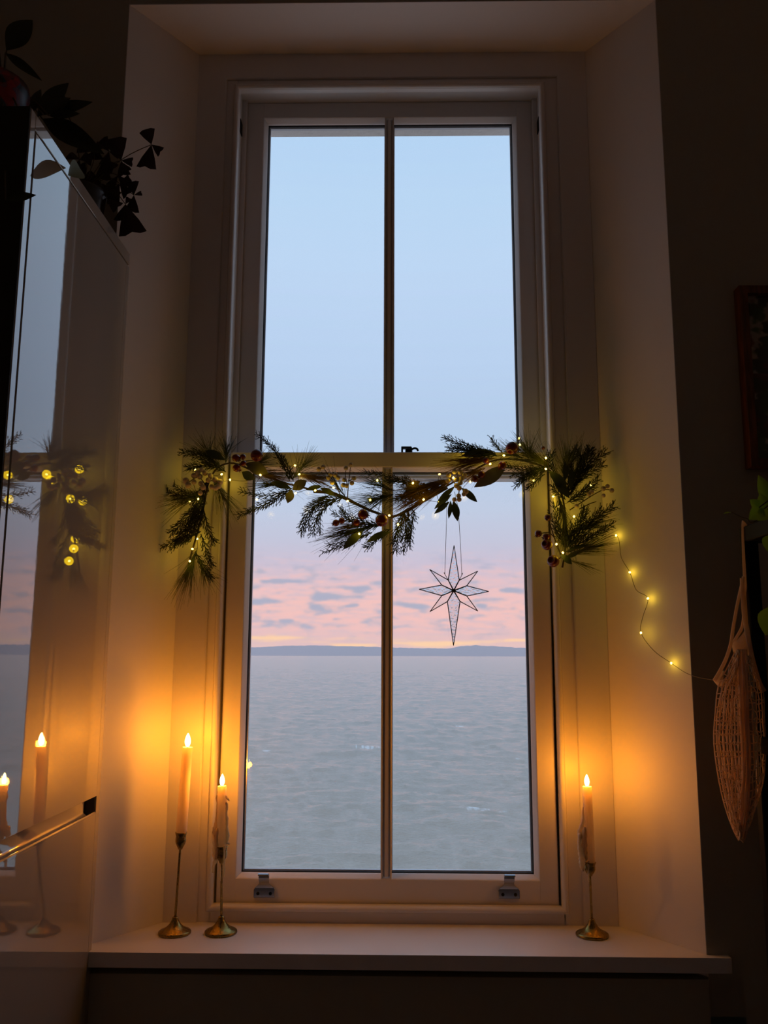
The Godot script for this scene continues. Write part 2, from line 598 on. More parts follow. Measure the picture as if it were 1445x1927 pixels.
func room() -> void:
	var st := flat_st()
	# wall with the window's splayed opening in it
	prism_y(st, [Vector2(-1.9, ZF), Vector2(-0.6185, ZF), Vector2(-0.505, -0.02), Vector2(-0.505, -0.18), Vector2(-1.9, -0.18)], 0.0, CEIL)
	prism_y(st, [Vector2(1.9, ZF), Vector2(1.9, -0.18), Vector2(0.520, -0.18), Vector2(0.520, -0.02), Vector2(0.6315, ZF)], 0.0, CEIL)
	box(st, Vector3(-0.70, TOPY + 0.002, -0.18), Vector3(0.70, CEIL, ZF))
	box(st, Vector3(-0.70, 0.0, -0.18), Vector3(0.70, 0.855, ZF))
	tag(put("wall_front", st, M.wall_paint), "dark painted wall around the splayed window opening", "wall", "", "structure")
	st = flat_st()
	box(st, Vector3(-1.9, -0.12, -0.18), Vector3(1.9, 0.0, 3.6))
	tag(put("floor", st, M.floor_wood), "dark wooden floor below the window", "floor", "", "structure")
	st = flat_st()
	box(st, Vector3(-1.9, CEIL, -0.18), Vector3(1.9, CEIL + 0.12, 3.6))
	tag(put("ceiling", st, M.room_paint), "dim ceiling above the window", "ceiling", "", "structure")
	for s in [["left", -1.9, -1.75], ["right", 1.75, 1.9]]:
		st = flat_st()
		box(st, Vector3(s[1], 0, ZF), Vector3(s[2], CEIL, 3.5))
		tag(put("wall_" + s[0], st, M.room_paint), "dim side wall of the kitchen on the " + s[0], "wall", "", "structure")
	st = flat_st()
	box(st, Vector3(-1.9, 0, 3.5), Vector3(1.9, CEIL, 3.62))
	tag(put("wall_back", st, M.room_paint), "dim wall of the kitchen behind the viewpoint", "wall", "", "structure")
	# reveals: plastered slabs with a softened arris
	st = flat_st()
	prism_y(st, [Vector2(-0.617, ZF), Vector2(-0.487, 0.0), Vector2(-0.487, -0.02), Vector2(-0.505, -0.02), Vector2(-0.6185, ZF)], 0.86, TOPY + 0.02)
	tag(put("trim_1", st, M.reveal_paint), "white plastered reveal on the left of the window behind two candles", "reveal", "", "structure")
	st = flat_st()
	prism_y(st, [Vector2(0.630, ZF), Vector2(0.6315, ZF), Vector2(0.520, -0.02), Vector2(0.500, -0.02), Vector2(0.500, 0.0)], 0.86, TOPY + 0.02)
	tag(put("trim_2", st, M.reveal_paint), "white plastered reveal on the right crossed by the trailing fairy lights", "reveal", "", "structure")
	st = flat_st()
	prism_y(st, [Vector2(-0.617, ZF), Vector2(0.630, ZF), Vector2(0.500, -0.02), Vector2(-0.487, -0.02)], TOPY, TOPY + 0.0025)
	tag(put("trim_3", st, M.reveal_paint), "white plastered head of the window recess", "reveal", "", "structure")
	# sill board with a nosing
	st = flat_st()
	prism_y(st, [Vector2(-0.617, ZF), Vector2(0.630, ZF), Vector2(0.500, 0.0), Vector2(0.500, -0.02), Vector2(-0.487, -0.02), Vector2(-0.487, 0.0)], 0.868, 0.9)
	box(st, Vector3(-0.66, 0.872, ZF), Vector3(0.672, 0.9, ZF + 0.018))
	tag(put("trim_4", st, M.sill_paint), "white painted window sill board carrying three brass candlesticks", "window sill", "", "structure")
	# stone head and jambs outside
	st = flat_st()
	box(st, Vector3(-0.56, 2.905, -0.20), Vector3(0.56, 3.35, -0.135), 0.003)
	box(st, Vector3(-0.56, 0.80, -0.185), Vector3(-0.385, 2.90, -0.135), 0.004)
	box(st, Vector3(0.385, 0.80, -0.185), Vector3(0.56, 2.90, -0.135), 0.004)
	box(st, Vector3(-0.56, 0.70, -0.20), Vector3(0.56, 0.90, -0.135), 0.004)
	tag(put("trim_5", st, M.stone), "pale stone surround outside the top of the window", "stone surround", "", "structure")

# ------------------------------------------------------------------ the sash window
func sash_frame(x0: float, x1: float, y0: float, y1: float, in_x0: float, in_x1: float, in_y0: float, in_y1: float, zf: float, zb: float) -> SurfaceTool:
	var st := flat_st()
	box(st, Vector3(x0, y0, zb), Vector3(in_x0, y1, zf), 0.0015)
	box(st, Vector3(in_x1, y0, zb), Vector3(x1, y1, zf), 0.0015)
	box(st, Vector3(in_x0 - 0.002, y0, zb), Vector3(in_x1 + 0.002, in_y0, zf - 0.0002), 0.0015)
	box(st, Vector3(in_x0 - 0.002, in_y1, zb), Vector3(in_x1 + 0.002, y1, zf - 0.0002), 0.0015)
	return st

func glaze(sash: Node3D, in_x0: float, in_x1: float, in_y0: float, in_y1: float, bar_x: float, zf: float) -> void:
	var bw := 0.0095
	# moulded bar between the two panes
	var st := flat_st()
	var prof := [Vector2(-bw, -0.030), Vector2(-bw, -0.022), Vector2(-0.0065, -0.014), Vector2(-0.0065, -0.010), Vector2(-0.0035, -0.004), Vector2(0.0035, -0.004), Vector2(0.0065, -0.010), Vector2(0.0065, -0.014), Vector2(bw, -0.022), Vector2(bw, -0.030)]
	for i in prof.size() - 1:
		var a := Vector3(bar_x + prof[i].x, in_y0 + 0.004, zf + prof[i].y)
		var b := Vector3(bar_x + prof[i + 1].x, in_y0 + 0.004, zf + prof[i + 1].y)
		var up := Vector3(0, in_y1 - in_y0 - 0.008, 0)
		quad(st, a, b, b + up, a + up)
	put("glazing_bar", st, M.window_paint, sash)
	for s in [[in_x0, bar_x - bw + 0.0095], [bar_x + bw - 0.0095, in_x1]]:
		var left: bool = s[0] == in_x0
		var x0: float = s[0]
		var x1: float = s[1]
		st = flat_st()
		# bevel round the outer three sides, then a pale bead and the dark seal against the glass
		rect_frame(st, x0 - (0.0 if left else 0.012), x1 + (0.012 if left else 0.0), in_y0, in_y1, [Vector2(0.0, zf - 0.001), Vector2(0.002, zf - 0.004), Vector2(0.0065, zf - 0.012), Vector2(0.0085, zf - 0.016), Vector2(0.0085, zf - 0.021)])
		put("glazing_bead", st, M.window_paint, sash)
		st = flat_st()
		rect_frame(st, x0 - (0.0 if left else 0.001), x1 + (0.001 if left else 0.0), in_y0, in_y1, [Vector2(0.0075, zf - 0.021), Vector2(0.0105, zf - 0.0225), Vector2(0.0110, zf - 0.026)])
		put("seal", st, M.gasket, sash)
		st = flat_st()
		rect_frame(st, x0, x1, in_y0, in_y1, [Vector2(0.009, zf - 0.0285), Vector2(0.0135, zf - 0.0285), Vector2(0.0135, zf - 0.036)])
		put("glazing_spacer", st, M.spacer, sash)
		for zz in [zf - 0.027, zf - 0.039]:
			st = flat_st()
			quad(st, Vector3(x0 + 0.006, in_y0 + 0.006, zz), Vector3(x1 - 0.006, in_y0 + 0.006, zz), Vector3(x1 - 0.006, in_y1 - 0.006, zz), Vector3(x0 + 0.006, in_y1 - 0.006, zz))
			put("pane", st, M.pane, sash)

func window() -> void:
	var w := thing("window_1", "tall white painted sliding sash window looking out to sea", "window", Vector3(0, 0.9, 0), "", "structure")
	# timber lining between the window box and the plaster
	var st := flat_st()
	rect_frame(st, -0.490, 0.502, 0.81, 3.012, [Vector2(0.0, 0.0), Vector2(0.0, 0.005), Vector2(0.070, 0.005), Vector2(0.0725, 0.0042), Vector2(0.0745, 0.001)])
	put("lining_board", st, M.window_paint, w)
	st = flat_st()
	# box face, jambs, head and bottom of the box
	for s in [-1.0, 1.0]:
		var lo := Vector3(minf(s * 0.387, s * 0.50), 0.88, -0.14)
		var hi := Vector3(maxf(s * 0.387, s * 0.50), 3.02, -0.0005)
		box(st, lo, hi)
	box(st, Vector3(-0.39, 2.921, -0.14), Vector3(0.39, 3.02, -0.0005))
	box(st, Vector3(-0.39, 0.88, -0.14), Vector3(0.39, 0.926, -0.0005))
	put("window_box", st, M.window_paint, w)
	# staff bead: rounded, mitred round the opening
	st = flat_st()
	var prof := [Vector2(0.0, 0.0), Vector2(0.0, 0.006)]
	for i in 9:
		var a := PI * i / 8.0
		prof.append(Vector2(0.0072 - 0.0066 * cos(a), 0.005 + 0.0070 * sin(a)))
	prof.append(Vector2(0.0145, 0.003))
	prof.append(Vector2(0.0145, -0.010))
	rect_frame(st, -0.397, 0.397, 0.9235, 2.922, prof)
	put("staff_bead", st, M.window_paint, w)
	# parting beads between the two sashes
	for s in [-1.0, 1.0]:
		st = flat_st()
		box(st, Vector3(minf(s * 0.374, s * 0.388), 0.926, -0.0655), Vector3(maxf(s * 0.374, s * 0.388), 2.921, -0.0585), 0.0015)
		put("parting_bead", st, M.window_paint, w)
	for s in [-1.0, 1.0]:
		st = flat_st()
		box(st, Vector3(minf(s * 0.3845, s * 0.388), 2.815, -0.056), Vector3(maxf(s * 0.3845, s * 0.388), 2.85, -0.028), 0.001)
		put("pulley_plate", st, M.black_iron, w)
	# upper sash, outer track
	var up := put("upper_sash", sash_frame(-0.3855, 0.3855, 1.905, 2.9205, -0.330, 0.333, 1.945, 2.8765, -0.068, -0.112), M.window_paint, w)
	glaze(up, -0.330, 0.333, 1.945, 2.8765, 0.0005, -0.068)
	# lower sash, inner track
	var lowr := put("lower_sash", sash_frame(-0.3785, 0.3785, 0.927, 1.9585, -0.3355, 0.3365, 0.9885, 1.922, -0.013, -0.0584), M.window_paint, w)
	glaze(lowr, -0.3355, 0.3365, 0.9885, 1.922, -0.0015, -0.013)
	for p in [Vector3(-0.2712, 0.9581, -0.01), Vector3(0.2689, 0.9601, -0.01)]:
		sash_lift(lowr, p)
	sash_lock(lowr)

func sash_lift(sash: Node3D, p: Vector3) -> void:
	var st := flat_st()
	var z := -0.013
	# base plate, and the strap that rises from it and curls forward
	box(st, Vector3(p.x - 0.0235, p.y - 0.0095, z), Vector3(p.x + 0.0235, p.y + 0.0085, z + 0.0035), 0.001)
	var rows := []
	for i in 15:
		var t := i / 14.0
		var half := 0.0115
		if t < 0.4:
			half = lerpf(0.0225, 0.0105, smoothstep(0.0, 1.0, t / 0.34))
		var y: float
		var zz: float
		if t < 0.62:
			y = lerpf(0.0075, 0.037, t / 0.62)
			zz = 0.0035 + 0.010 * smoothstep(0.1, 1.0, t / 0.62)
		else:
			var a := (t - 0.62) / 0.38 * PI * 0.80
			y = 0.037 + 0.0085 * sin(a)
			zz = 0.0135 + 0.0075 * (1.0 - cos(a))
		rows.append([half, Vector3(p.x, p.y + y, z + zz)])
	for i in 14:
		for s in [0.0, -0.0022]:
			var o := Vector3(0, 0, s)
			var a: Vector3 = rows[i][1] + o
			var b: Vector3 = rows[i + 1][1] + o
			quad(st, a - Vector3(rows[i][0], 0, 0), a + Vector3(rows[i][0], 0, 0), b + Vector3(rows[i + 1][0], 0, 0), b - Vector3(rows[i + 1][0], 0, 0))
		for s in [-1.0, 1.0]:
			var a2: Vector3 = rows[i][1] + Vector3(rows[i][0] * s, 0, 0)
			var b2: Vector3 = rows[i + 1][1] + Vector3(rows[i + 1][0] * s, 0, 0)
			quad(st, a2, a2 + Vector3(0, 0, -0.0022), b2 + Vector3(0, 0, -0.0022), b2)
	# the two screws are set into the same chrome plate
	var o := put("sash_lift", st, M.chrome, sash)
	o.set_meta("label", "chrome hook-shaped sash lift")
	for s in [-1.0, 1.0]:
		st = new_st()
		lathe(st, [Vector2(0.0036, 0.0), Vector2(0.0036, 0.0006), Vector2(0.0028, 0.0012), Vector2(0.0, 0.0014)], 14, Transform3D(Basis(Vector3.RIGHT, PI / 2), Vector3(p.x + s * 0.0138, p.y - 0.0005, z + 0.0034)))
		put("screw", st, M.dark_screw, sash)

func sash_lock(sash: Node3D) -> void:
	var y := 1.9585
	var c := Vector3(Vector3(0.0484, 1.962, -0.035).x, y, -0.035)
	var st := flat_st()
	# long base plate with a domed back, a loop-shaped keep and a curved lever
	box(st, c + Vector3(-0.026, 0, -0.012), c + Vector3(0.020, 0.0025, 0.012), 0.001)
	box(st, c + Vector3(-0.017, 0.0025, -0.009), c + Vector3(-0.0125, 0.0165, 0.009), 0.001)
	box(st, c + Vector3(-0.017, 0.0135, -0.009), c + Vector3(0.008, 0.0175, 0.009), 0.001)
	box(st, c + Vector3(0.0045, 0.0025, -0.009), c + Vector3(0.009, 0.0165, 0.009), 0.001)
	box(st, c + Vector3(-0.007, 0.0025, -0.006), c + Vector3(0.010, 0.012, 0.006), 0.002)
	tube(st, smooth_path([c + Vector3(0.006, 0.009, 0.006), c + Vector3(0.014, 0.0125, 0.008), c + Vector3(0.021, 0.011, 0.009), c + Vector3(0.0235, 0.0055, 0.009)], 4), [0.0026, 0.0026], 8)
	var o := put("sash_fastener", st, M.black_iron, sash)
	o.set_meta("label", "black iron sash fastener")

# ------------------------------------------------------------------ tall glossy cabinet
const CABX := -0.583

func cabinet() -> void:
	var t := thing("tall_cabinet", "tall glossy white kitchen cabinet at the left mirroring the window and candles", "cabinet", Vector3(CABX - 0.3, 0, 0.45))
	var st := flat_st()
	box(st, Vector3(CABX - 0.60, 0.0, 0.186), Vector3(CABX - 0.022, 2.338, 0.708))
	put("carcass", st, M.dark_carcass, t)
	st = flat_st()
	box(st, Vector3(CABX - 0.60, 0.0, 0.183), Vector3(CABX, 2.340, 0.2033), 0.0004)
	put("end_panel", st, M.gloss_white, t)
	st = flat_st()
	box(st, Vector3(CABX - 0.60, 0.0, 0.6935), Vector3(CABX, 2.372, 0.7115), 0.001)
	put("end_panel", st, M.gloss_white, t)
	st = flat_st()
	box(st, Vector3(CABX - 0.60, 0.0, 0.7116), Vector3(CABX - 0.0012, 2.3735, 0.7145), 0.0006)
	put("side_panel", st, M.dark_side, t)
	st = flat_st()
	box(st, Vector3(CABX - 0.60, 2.3445, 0.183), Vector3(CABX, 2.372, 0.6933), 0.001)
	put("top_panel", st, M.gloss_white, t)
	# upper door, and its long finger recess along the bottom edge
	st = flat_st()
	box(st, Vector3(CABX - 0.020, 1.196, 0.2035), Vector3(CABX, 2.340, 0.6875), 0.0004)
	put("door", st, M.gloss_white, t)
	st = flat_st()
	box(st, Vector3(CABX - 0.020, 0.10, 0.2035), Vector3(CABX, 1.160, 0.6875), 0.0006)
	var low := put("door", st, M.gloss_white, t)
	st = new_st()
	var prof := []
	var deep := CABX - 0.014
	for i in 7:
		var a := PI / 2 * i / 6.0
		prof.append(Vector2(deep + 0.012 - 0.012 * sin(a), 1.163 + 0.008 - 0.008 * cos(a)))
	for i in 6:
		var a := PI / 2 * i / 5.0
		prof.append(Vector2(deep + 0.004 - 0.004 * cos(a), 1.1925 + 0.004 * sin(a)))
	for i in 12:
		var a3 := Vector3(prof[i].x, prof[i].y, 0.235)
		var b3 := Vector3(prof[i + 1].x, prof[i + 1].y, 0.235)
		var d3 := Vector3(0, 0, 0.4515)
		quad(st, a3 + d3, a3, b3, b3 + d3)
	put("handle_recess", st, M.gloss_white, low)
	st = flat_st()
	box(st, Vector3(CABX - 0.004, 1.158, 0.2035), Vector3(CABX + 0.0005, 1.166, 0.6875), 0.002)
	put("handle_lip", st, M.gloss_white, low)

# ------------------------------------------------------------------ candles
func candlestick(label: String, foot: Vector3, stem_top: Vector3, cup_top: Vector3, kink: float) -> void:
	var t := thing("candlestick", label, "candlestick", foot, "brass candlesticks on the sill")
	var st := new_st()
	lathe(st, [Vector2(0.0, 0.0), Vector2(0.033, 0.0), Vector2(0.0342, 0.0022), Vector2(0.0338, 0.0048), Vector2(0.0315, 0.0066), Vector2(0.0255, 0.0090), Vector2(0.0185, 0.0130), Vector2(0.0125, 0.0185), Vector2(0.0085, 0.0250), Vector2(0.0062, 0.0305), Vector2(0.0062, 0.0325), Vector2(0.0040, 0.0340), Vector2(0.0, 0.0345)], 40, Transform3D(Basis(), foot))
	put("base", st, M.brass, t)
	st = new_st()
	var a := foot + Vector3(0, 0.033, 0)
	tube(st, smooth_path([a, a.lerp(stem_top, 0.5) + Vector3(kink, 0, 0), stem_top], 6), [0.0027, 0.0023], 10)
	put("stem", st, M.brass, t)
	st = new_st()
	var d := cup_top - stem_top
	var L := d.length()
	lathe(st, [Vector2(0.0024, -0.001), Vector2(0.0045, 0.0), Vector2(0.0055, L * 0.10), Vector2(0.0095, L * 0.30), Vector2(0.0112, L * 0.48), Vector2(0.0108, L * 0.66), Vector2(0.0105, L * 0.78), Vector2(0.0118, L * 0.92), Vector2(0.0128, L), Vector2(0.0120, L), Vector2(0.0108, L * 0.95), Vector2(0.0104, L * 0.5), Vector2(0.0, L * 0.45)], 28, Transform3D(basis_along(d), stem_top))
	put("cup", st, M.brass, t)

func candle(label: String, low: Vector3, top: Vector3, r0: float, r1: float, flame_h: float, drips: Array) -> void:
	var d := (top - low).normalized()
	var base := low - d * 0.012
	var t := thing("candle", label, "candle", base, "lit taper candles on the sill")
	var L := (top - base).length()
	var st := new_st()
	lathe(st, [Vector2(0.0, 0.0), Vector2(minf(r0, 0.0098), 0.0), Vector2(minf(r0, 0.0100), 0.011), Vector2(r0, 0.014), Vector2(lerpf(r0, r1, 0.5), L * 0.5), Vector2(r1, L - 0.012), Vector2(r1 * 1.04, L - 0.003), Vector2(r1 * 0.97, L)], 28, Transform3D(basis_along(d), base))
	put("wax_body", st, M.wax, t)
	st = new_st()
	lathe(st, [Vector2(r1 * 0.97, L), Vector2(r1 * 0.86, L - 0.0012), Vector2(r1 * 0.5, L - 0.0024), Vector2(0.0, L - 0.0026)], 28, Transform3D(basis_along(d), base))
	put("molten_pool", st, M.wax, t)
	if drips.size():
		st = new_st()
		for q in drips:
			var pts := []
			var rad := []
			for p in q:
				pts.append(Vector3(p.x, p.y, p.z))
				rad.append(p.w)
			var sp := smooth_path(pts, 4)
			var rr := []
			for i in sp.size():
				var f := float(i) / 4.0
				var k := mini(int(f), rad.size() - 2)
				rr.append(lerpf(rad[k], rad[k + 1], f - k) * (1.0 + 0.18 * sin(i * 2.1 + q.size())))
			tube(st, sp, rr, 9)
			ball(st, sp[-1], rr[-1], 8)
			ball(st, sp[0], rr[0], 8)
		put("wax_drips", st, M.wax, t)
	st = new_st()
	var w0 := top - d * 0.003
	tube(st, [w0, w0 + d * 0.004, w0 + d * 0.009 + Vector3(0.0006, 0, 0)], [0.0008, 0.0007], 6)
	put("wick", st, M.wick, t)
	st = new_st()
	var f0 := top + Vector3(0.0, 0.0005, 0)
	var h := flame_h
	lathe(st, [Vector2(0.0, 0.0), Vector2(h * 0.10, h * 0.04), Vector2(h * 0.165, h * 0.14), Vector2(h * 0.205, h * 0.28), Vector2(h * 0.215, h * 0.42), Vector2(h * 0.19, h * 0.58), Vector2(h * 0.14, h * 0.74), Vector2(h * 0.08, h * 0.88), Vector2(h * 0.03, h * 0.97), Vector2(0.0, h)], 20, Transform3D(Basis(), f0))
	put("flame", st, M.flame, t)
	glow_light("flame_light", f0 + Vector3(0, h * 0.17, 0), t, CANDLE_ENERGY, CANDLE_COLOUR, 0.006)

const CANDLE_COLOUR := Color(1.0, 0.575, 0.06)

func candles() -> void:
	candlestick("slim brass candlestick on the sill nearest the tall cabinet", Vector3(-0.4441, 0.9, 0.0803), Vector3(-0.4323, 1.0752, 0.11), Vector3(-0.4315, 1.1092, 0.11), 0.0)
	candlestick("slim brass candlestick in front of the left window stile, wax hanging beside its cup", Vector3(-0.348, 0.9, 0.074), Vector3(-0.3449, 1.0474, 0.106), Vector3(-0.3455, 1.0813, 0.106), 0.0)
	candlestick("slim brass candlestick at the right end of the sill", Vector3(0.4314, 0.9, 0.0693), Vector3(0.4228, 1.0281, 0.107), Vector3(0.4237, 1.0553, 0.107), 0.0)
	candle("tall smooth cream taper candle in the leftmost candlestick", Vector3(-0.4315, 1.1092, 0.11), Vector3(-0.4251, 1.2828, 0.11), 0.0115, 0.0108, 0.029, [])
	candle("shorter cream candle with wax runs on both sides, second from the cabinet", Vector3(-0.3455, 1.0813, 0.106), Vector3(-0.3493, 1.2028, 0.106), 0.0107, 0.0092, 0.0245, [
		[Vector4(-0.3588, 1.1835, 0.108, 0.0018), Vector4(-0.3597, 1.177, 0.108, 0.0021), Vector4(-0.3576, 1.1673, 0.108, 0.0013), Vector4(-0.3581, 1.1479, 0.108, 0.0018), Vector4(-0.3592, 1.1318, 0.108, 0.0025), Vector4(-0.3604, 1.12, 0.108, 0.0047), Vector4(-0.3612, 1.1093, 0.108, 0.0056), Vector4(-0.3586, 1.1008, 0.108, 0.0049)],
		[Vector4(-0.3631, 1.1142, 0.1, 0.0039), Vector4(-0.3636, 1.0981, 0.1, 0.0047), Vector4(-0.3607, 1.08, 0.1, 0.0058), Vector4(-0.3612, 1.0629, 0.1, 0.0056), Vector4(-0.3586, 1.0534, 0.1, 0.0051), Vector4(-0.3627, 1.0417, 0.1, 0.0031), Vector4(-0.3639, 1.0279, 0.1, 0.0017)],
		[Vector4(-0.3548, 1.1167, 0.113, 0.0036), Vector4(-0.3563, 1.0954, 0.113, 0.0042), Vector4(-0.3547, 1.0827, 0.113, 0.0042), Vector4(-0.3553, 1.0679, 0.113, 0.0036), Vector4(-0.356, 1.0573, 0.113, 0.0027)],
		[Vector4(-0.3406, 1.1815, 0.108, 0.0023), Vector4(-0.3365, 1.1772, 0.108, 0.0025), Vector4(-0.333, 1.174, 0.108, 0.0016)],
		[Vector4(-0.3396, 1.1674, 0.108, 0.0034), Vector4(-0.3372, 1.1631, 0.108, 0.0029), Vector4(-0.3383, 1.1459, 0.108, 0.0025), Vector4(-0.3362, 1.1352, 0.108, 0.0036), Vector4(-0.3369, 1.1202, 0.108, 0.0031), Vector4(-0.3342, 1.1074, 0.108, 0.0038), Vector4(-0.3334, 1.101, 0.108, 0.0038), Vector4(-0.3358, 1.0892, 0.108, 0.0029), Vector4(-0.3301, 1.0861, 0.108, 0.002)],
		[Vector4(-0.3381, 1.0839, 0.118, 0.0024), Vector4(-0.3375, 1.0649, 0.118, 0.0017), Vector4(-0.3373, 1.0439, 0.118, 0.0018), Vector4(-0.3367, 1.0271, 0.118, 0.002), Vector4(-0.3372, 1.0229, 0.118, 0.0011)],
		[Vector4(-0.3466, 1.0471, 0.114, 0.0013), Vector4(-0.3453, 1.0271, 0.114, 0.0013), Vector4(-0.3454, 1.0146, 0.114, 0.0011)]])
	candle("cream candle with a broad curtain of wax on its left, standing alone on the right", Vector3(0.4237, 1.0553, 0.107), Vector3(0.423, 1.2064, 0.107), 0.0110, 0.0096, 0.0245, [
		[Vector4(0.414, 1.1636, 0.108, 0.0016), Vector4(0.4125, 1.1529, 0.108, 0.0027), Vector4(0.4133, 1.1422, 0.108, 0.0036), Vector4(0.4083, 1.1262, 0.108, 0.004), Vector4(0.4046, 1.1145, 0.108, 0.0051), Vector4(0.4054, 1.106, 0.108, 0.0056), Vector4(0.4084, 1.0955, 0.108, 0.0053), Vector4(0.4068, 1.0828, 0.108, 0.0058)],
		[Vector4(0.4047, 1.1089, 0.112, 0.0049), Vector4(0.403, 1.092, 0.112, 0.0049), Vector4(0.4058, 1.0773, 0.112, 0.0075), Vector4(0.4075, 1.0626, 0.112, 0.0077), Vector4(0.4061, 1.0521, 0.112, 0.006), Vector4(0.4058, 1.0438, 0.112, 0.0035), Vector4(0.4079, 1.0406, 0.112, 0.0026)],
		[Vector4(0.4137, 1.1219, 0.113, 0.0051), Vector4(0.4117, 1.0954, 0.113, 0.0064), Vector4(0.4121, 1.0744, 0.113, 0.0057), Vector4(0.4127, 1.0608, 0.113, 0.0044)],
		[Vector4(0.4197, 1.0584, 0.116, 0.0022), Vector4(0.4184, 1.0385, 0.116, 0.0018), Vector4(0.4179, 1.0229, 0.116, 0.0018), Vector4(0.4182, 1.0177, 0.116, 0.0011)]])

# ------------------------------------------------------------------ garland
func keep_in(p: Vector3) -> Vector3:
	# greenery lies against the splayed reveals and the lining, never inside them
	p.z = maxf(p.z, 0.016)
	if p.z < 0.19:
		p.x = clampf(p.x, -0.484 - 0.722 * p.z, 0.497 + 0.722 * p.z)
	return p

func cedar(st: SurfaceTool, pts: Array, side: float, n: int, thick := 0.0014) -> void:
	var path := smooth_path(pts, 6)
	for i in path.size():
		path[i] = keep_in(path[i])
	tube(st, path, [thick * 1.1, thick * 0.55], 5)
	var m := path.size()
	for k in n:
		var t := (k + 0.6) / n
		var f := t * (m - 1)
		var i := mini(int(f), m - 2)
		var p: Vector3 = path[i].lerp(path[i + 1], f - i)
		var d: Vector3 = (path[i + 1] - path[i]).normalized()
		var s := 1.0 if k % 2 == 0 else -1.0
		var nrm := Vector3(rng.randf_range(-0.3, 0.3), rng.randf_range(-0.3, 0.3), 1.0).normalized()
		var across := d.cross(nrm).normalized() * s
		var L := side * (1.0 - 0.55 * t) * rng.randf_range(0.7, 1.2) * (0.6 if t < 0.12 else 1.0)
		var dir := (d * rng.randf_range(0.9, 1.4) + across * rng.randf_range(0.55, 0.85) + Vector3(0, 0, rng.randf_range(-0.35, 0.4))).normalized()
		var q1 := keep_in(p + dir * L * 0.5)
		var q2 := keep_in(p + (dir + d * 0.45 + Vector3(0, -0.08, 0)).normalized() * L)
		tube(st, [p, q1, q2], [thick * 0.9, thick * 0.8, thick * 0.45], 4)
		var subs := int(L / 0.0042)
		for j in subs:
			var u := (j + 0.6) / (subs + 0.4)
			var b := p.lerp(q1, u * 2.0) if u < 0.5 else q1.lerp(q2, u * 2.0 - 1.0)
			var s2 := 1.0 if j % 2 == 0 else -1.0
			var dd := (dir * 1.35 + dir.cross(nrm).normalized() * s2 * rng.randf_range(0.45, 0.8) + Vector3(0, 0, rng.randf_range(-0.4, 0.4))).normalized()
			var ll := rng.randf_range(0.007, 0.0145) * (1.15 - 0.5 * u)
			var e1 := keep_in(b + dd * ll * 0.55)
			tube(st, [b, e1, keep_in(b + (dd + dir * 0.35).normalized() * ll)], [thick * 0.7, thick * 0.62, thick * 0.35], 3)
			if ll > 0.010:
				var d3 := (dd + dd.cross(nrm).normalized() * -s2 * 0.6).normalized()
				tube(st, [e1, keep_in(e1 + d3 * ll * 0.5)], [thick * 0.6, thick * 0.35], 3)

func pine(st: SurfaceTool, a: Vector3, b: Vector3, spread: float, n: int, len_: float, thick := 0.00047) -> void:
	var d := (b - a)
	for k in int(n * 1.7):
		var t := rng.randf()
		var p := a + d * t * 0.5
		var dir := (d.normalized() + Vector3(rng.randfn(0, spread * 1.25), rng.randfn(0, spread * 1.25), rng.randfn(0, spread * 0.6))).normalized()
		var L := len_ * rng.randf_range(0.6, 1.2)
		var bend := Vector3(rng.randfn(0, 0.05), rng.randfn(-0.05, 0.05), rng.randfn(0, 0.03)) * L
		tube(st, [keep_in(p), keep_in(p + dir * L * 0.5 + bend * 0.25), keep_in(p + dir * L + bend)], [thick, thick * 0.9, thick * 0.4], 3)

func pomegranate_mesh(hollow: bool) -> ArrayMesh:
	# a round fruit of radius 1 with the little crown of a rose hip at its end
	var st := new_st()
	var prof := []
	for i in 12:
		var a := -PI / 2 + (PI * 0.86 if not hollow else PI * 0.80) * i / 11.0
		prof.append(Vector2(cos(a) if i > 0 else 0.0, sin(a)))
	if hollow:
		prof.append(Vector2(0.60, 0.80))
		prof.append(Vector2(0.52, 0.86))
		prof.append(Vector2(0.42, 0.78))
		prof.append(Vector2(0.34, 0.45))
		prof.append(Vector2(0.0, 0.35))
	else:
		prof.append(Vector2(0.30, 0.98))
		prof.append(Vector2(0.0, 0.99))
	lathe(st, prof, 18, Transform3D())
	if not hollow:
		for k in 5:
			var a := TAU * k / 5
			var u := Vector3(cos(a), 0, sin(a))
			tube(st, [u * 0.18 + Vector3(0, 0.93, 0), u * 0.30 + Vector3(0, 1.15, 0), u * 0.50 + Vector3(0, 1.38, 0)], [0.16, 0.12, 0.02], 5)
	st.generate_normals()
	return st.commit()

func berry(called: String, mesh: Mesh, m: Material, parent: Node3D, p: Vector4, aim: Vector3) -> void:
	var o := put_mesh(called, mesh, m, parent, keep_in(Vector3(p.x, p.y, p.z)))
	o.basis = basis_along(aim) * Basis.from_scale(Vector3.ONE * p.w)

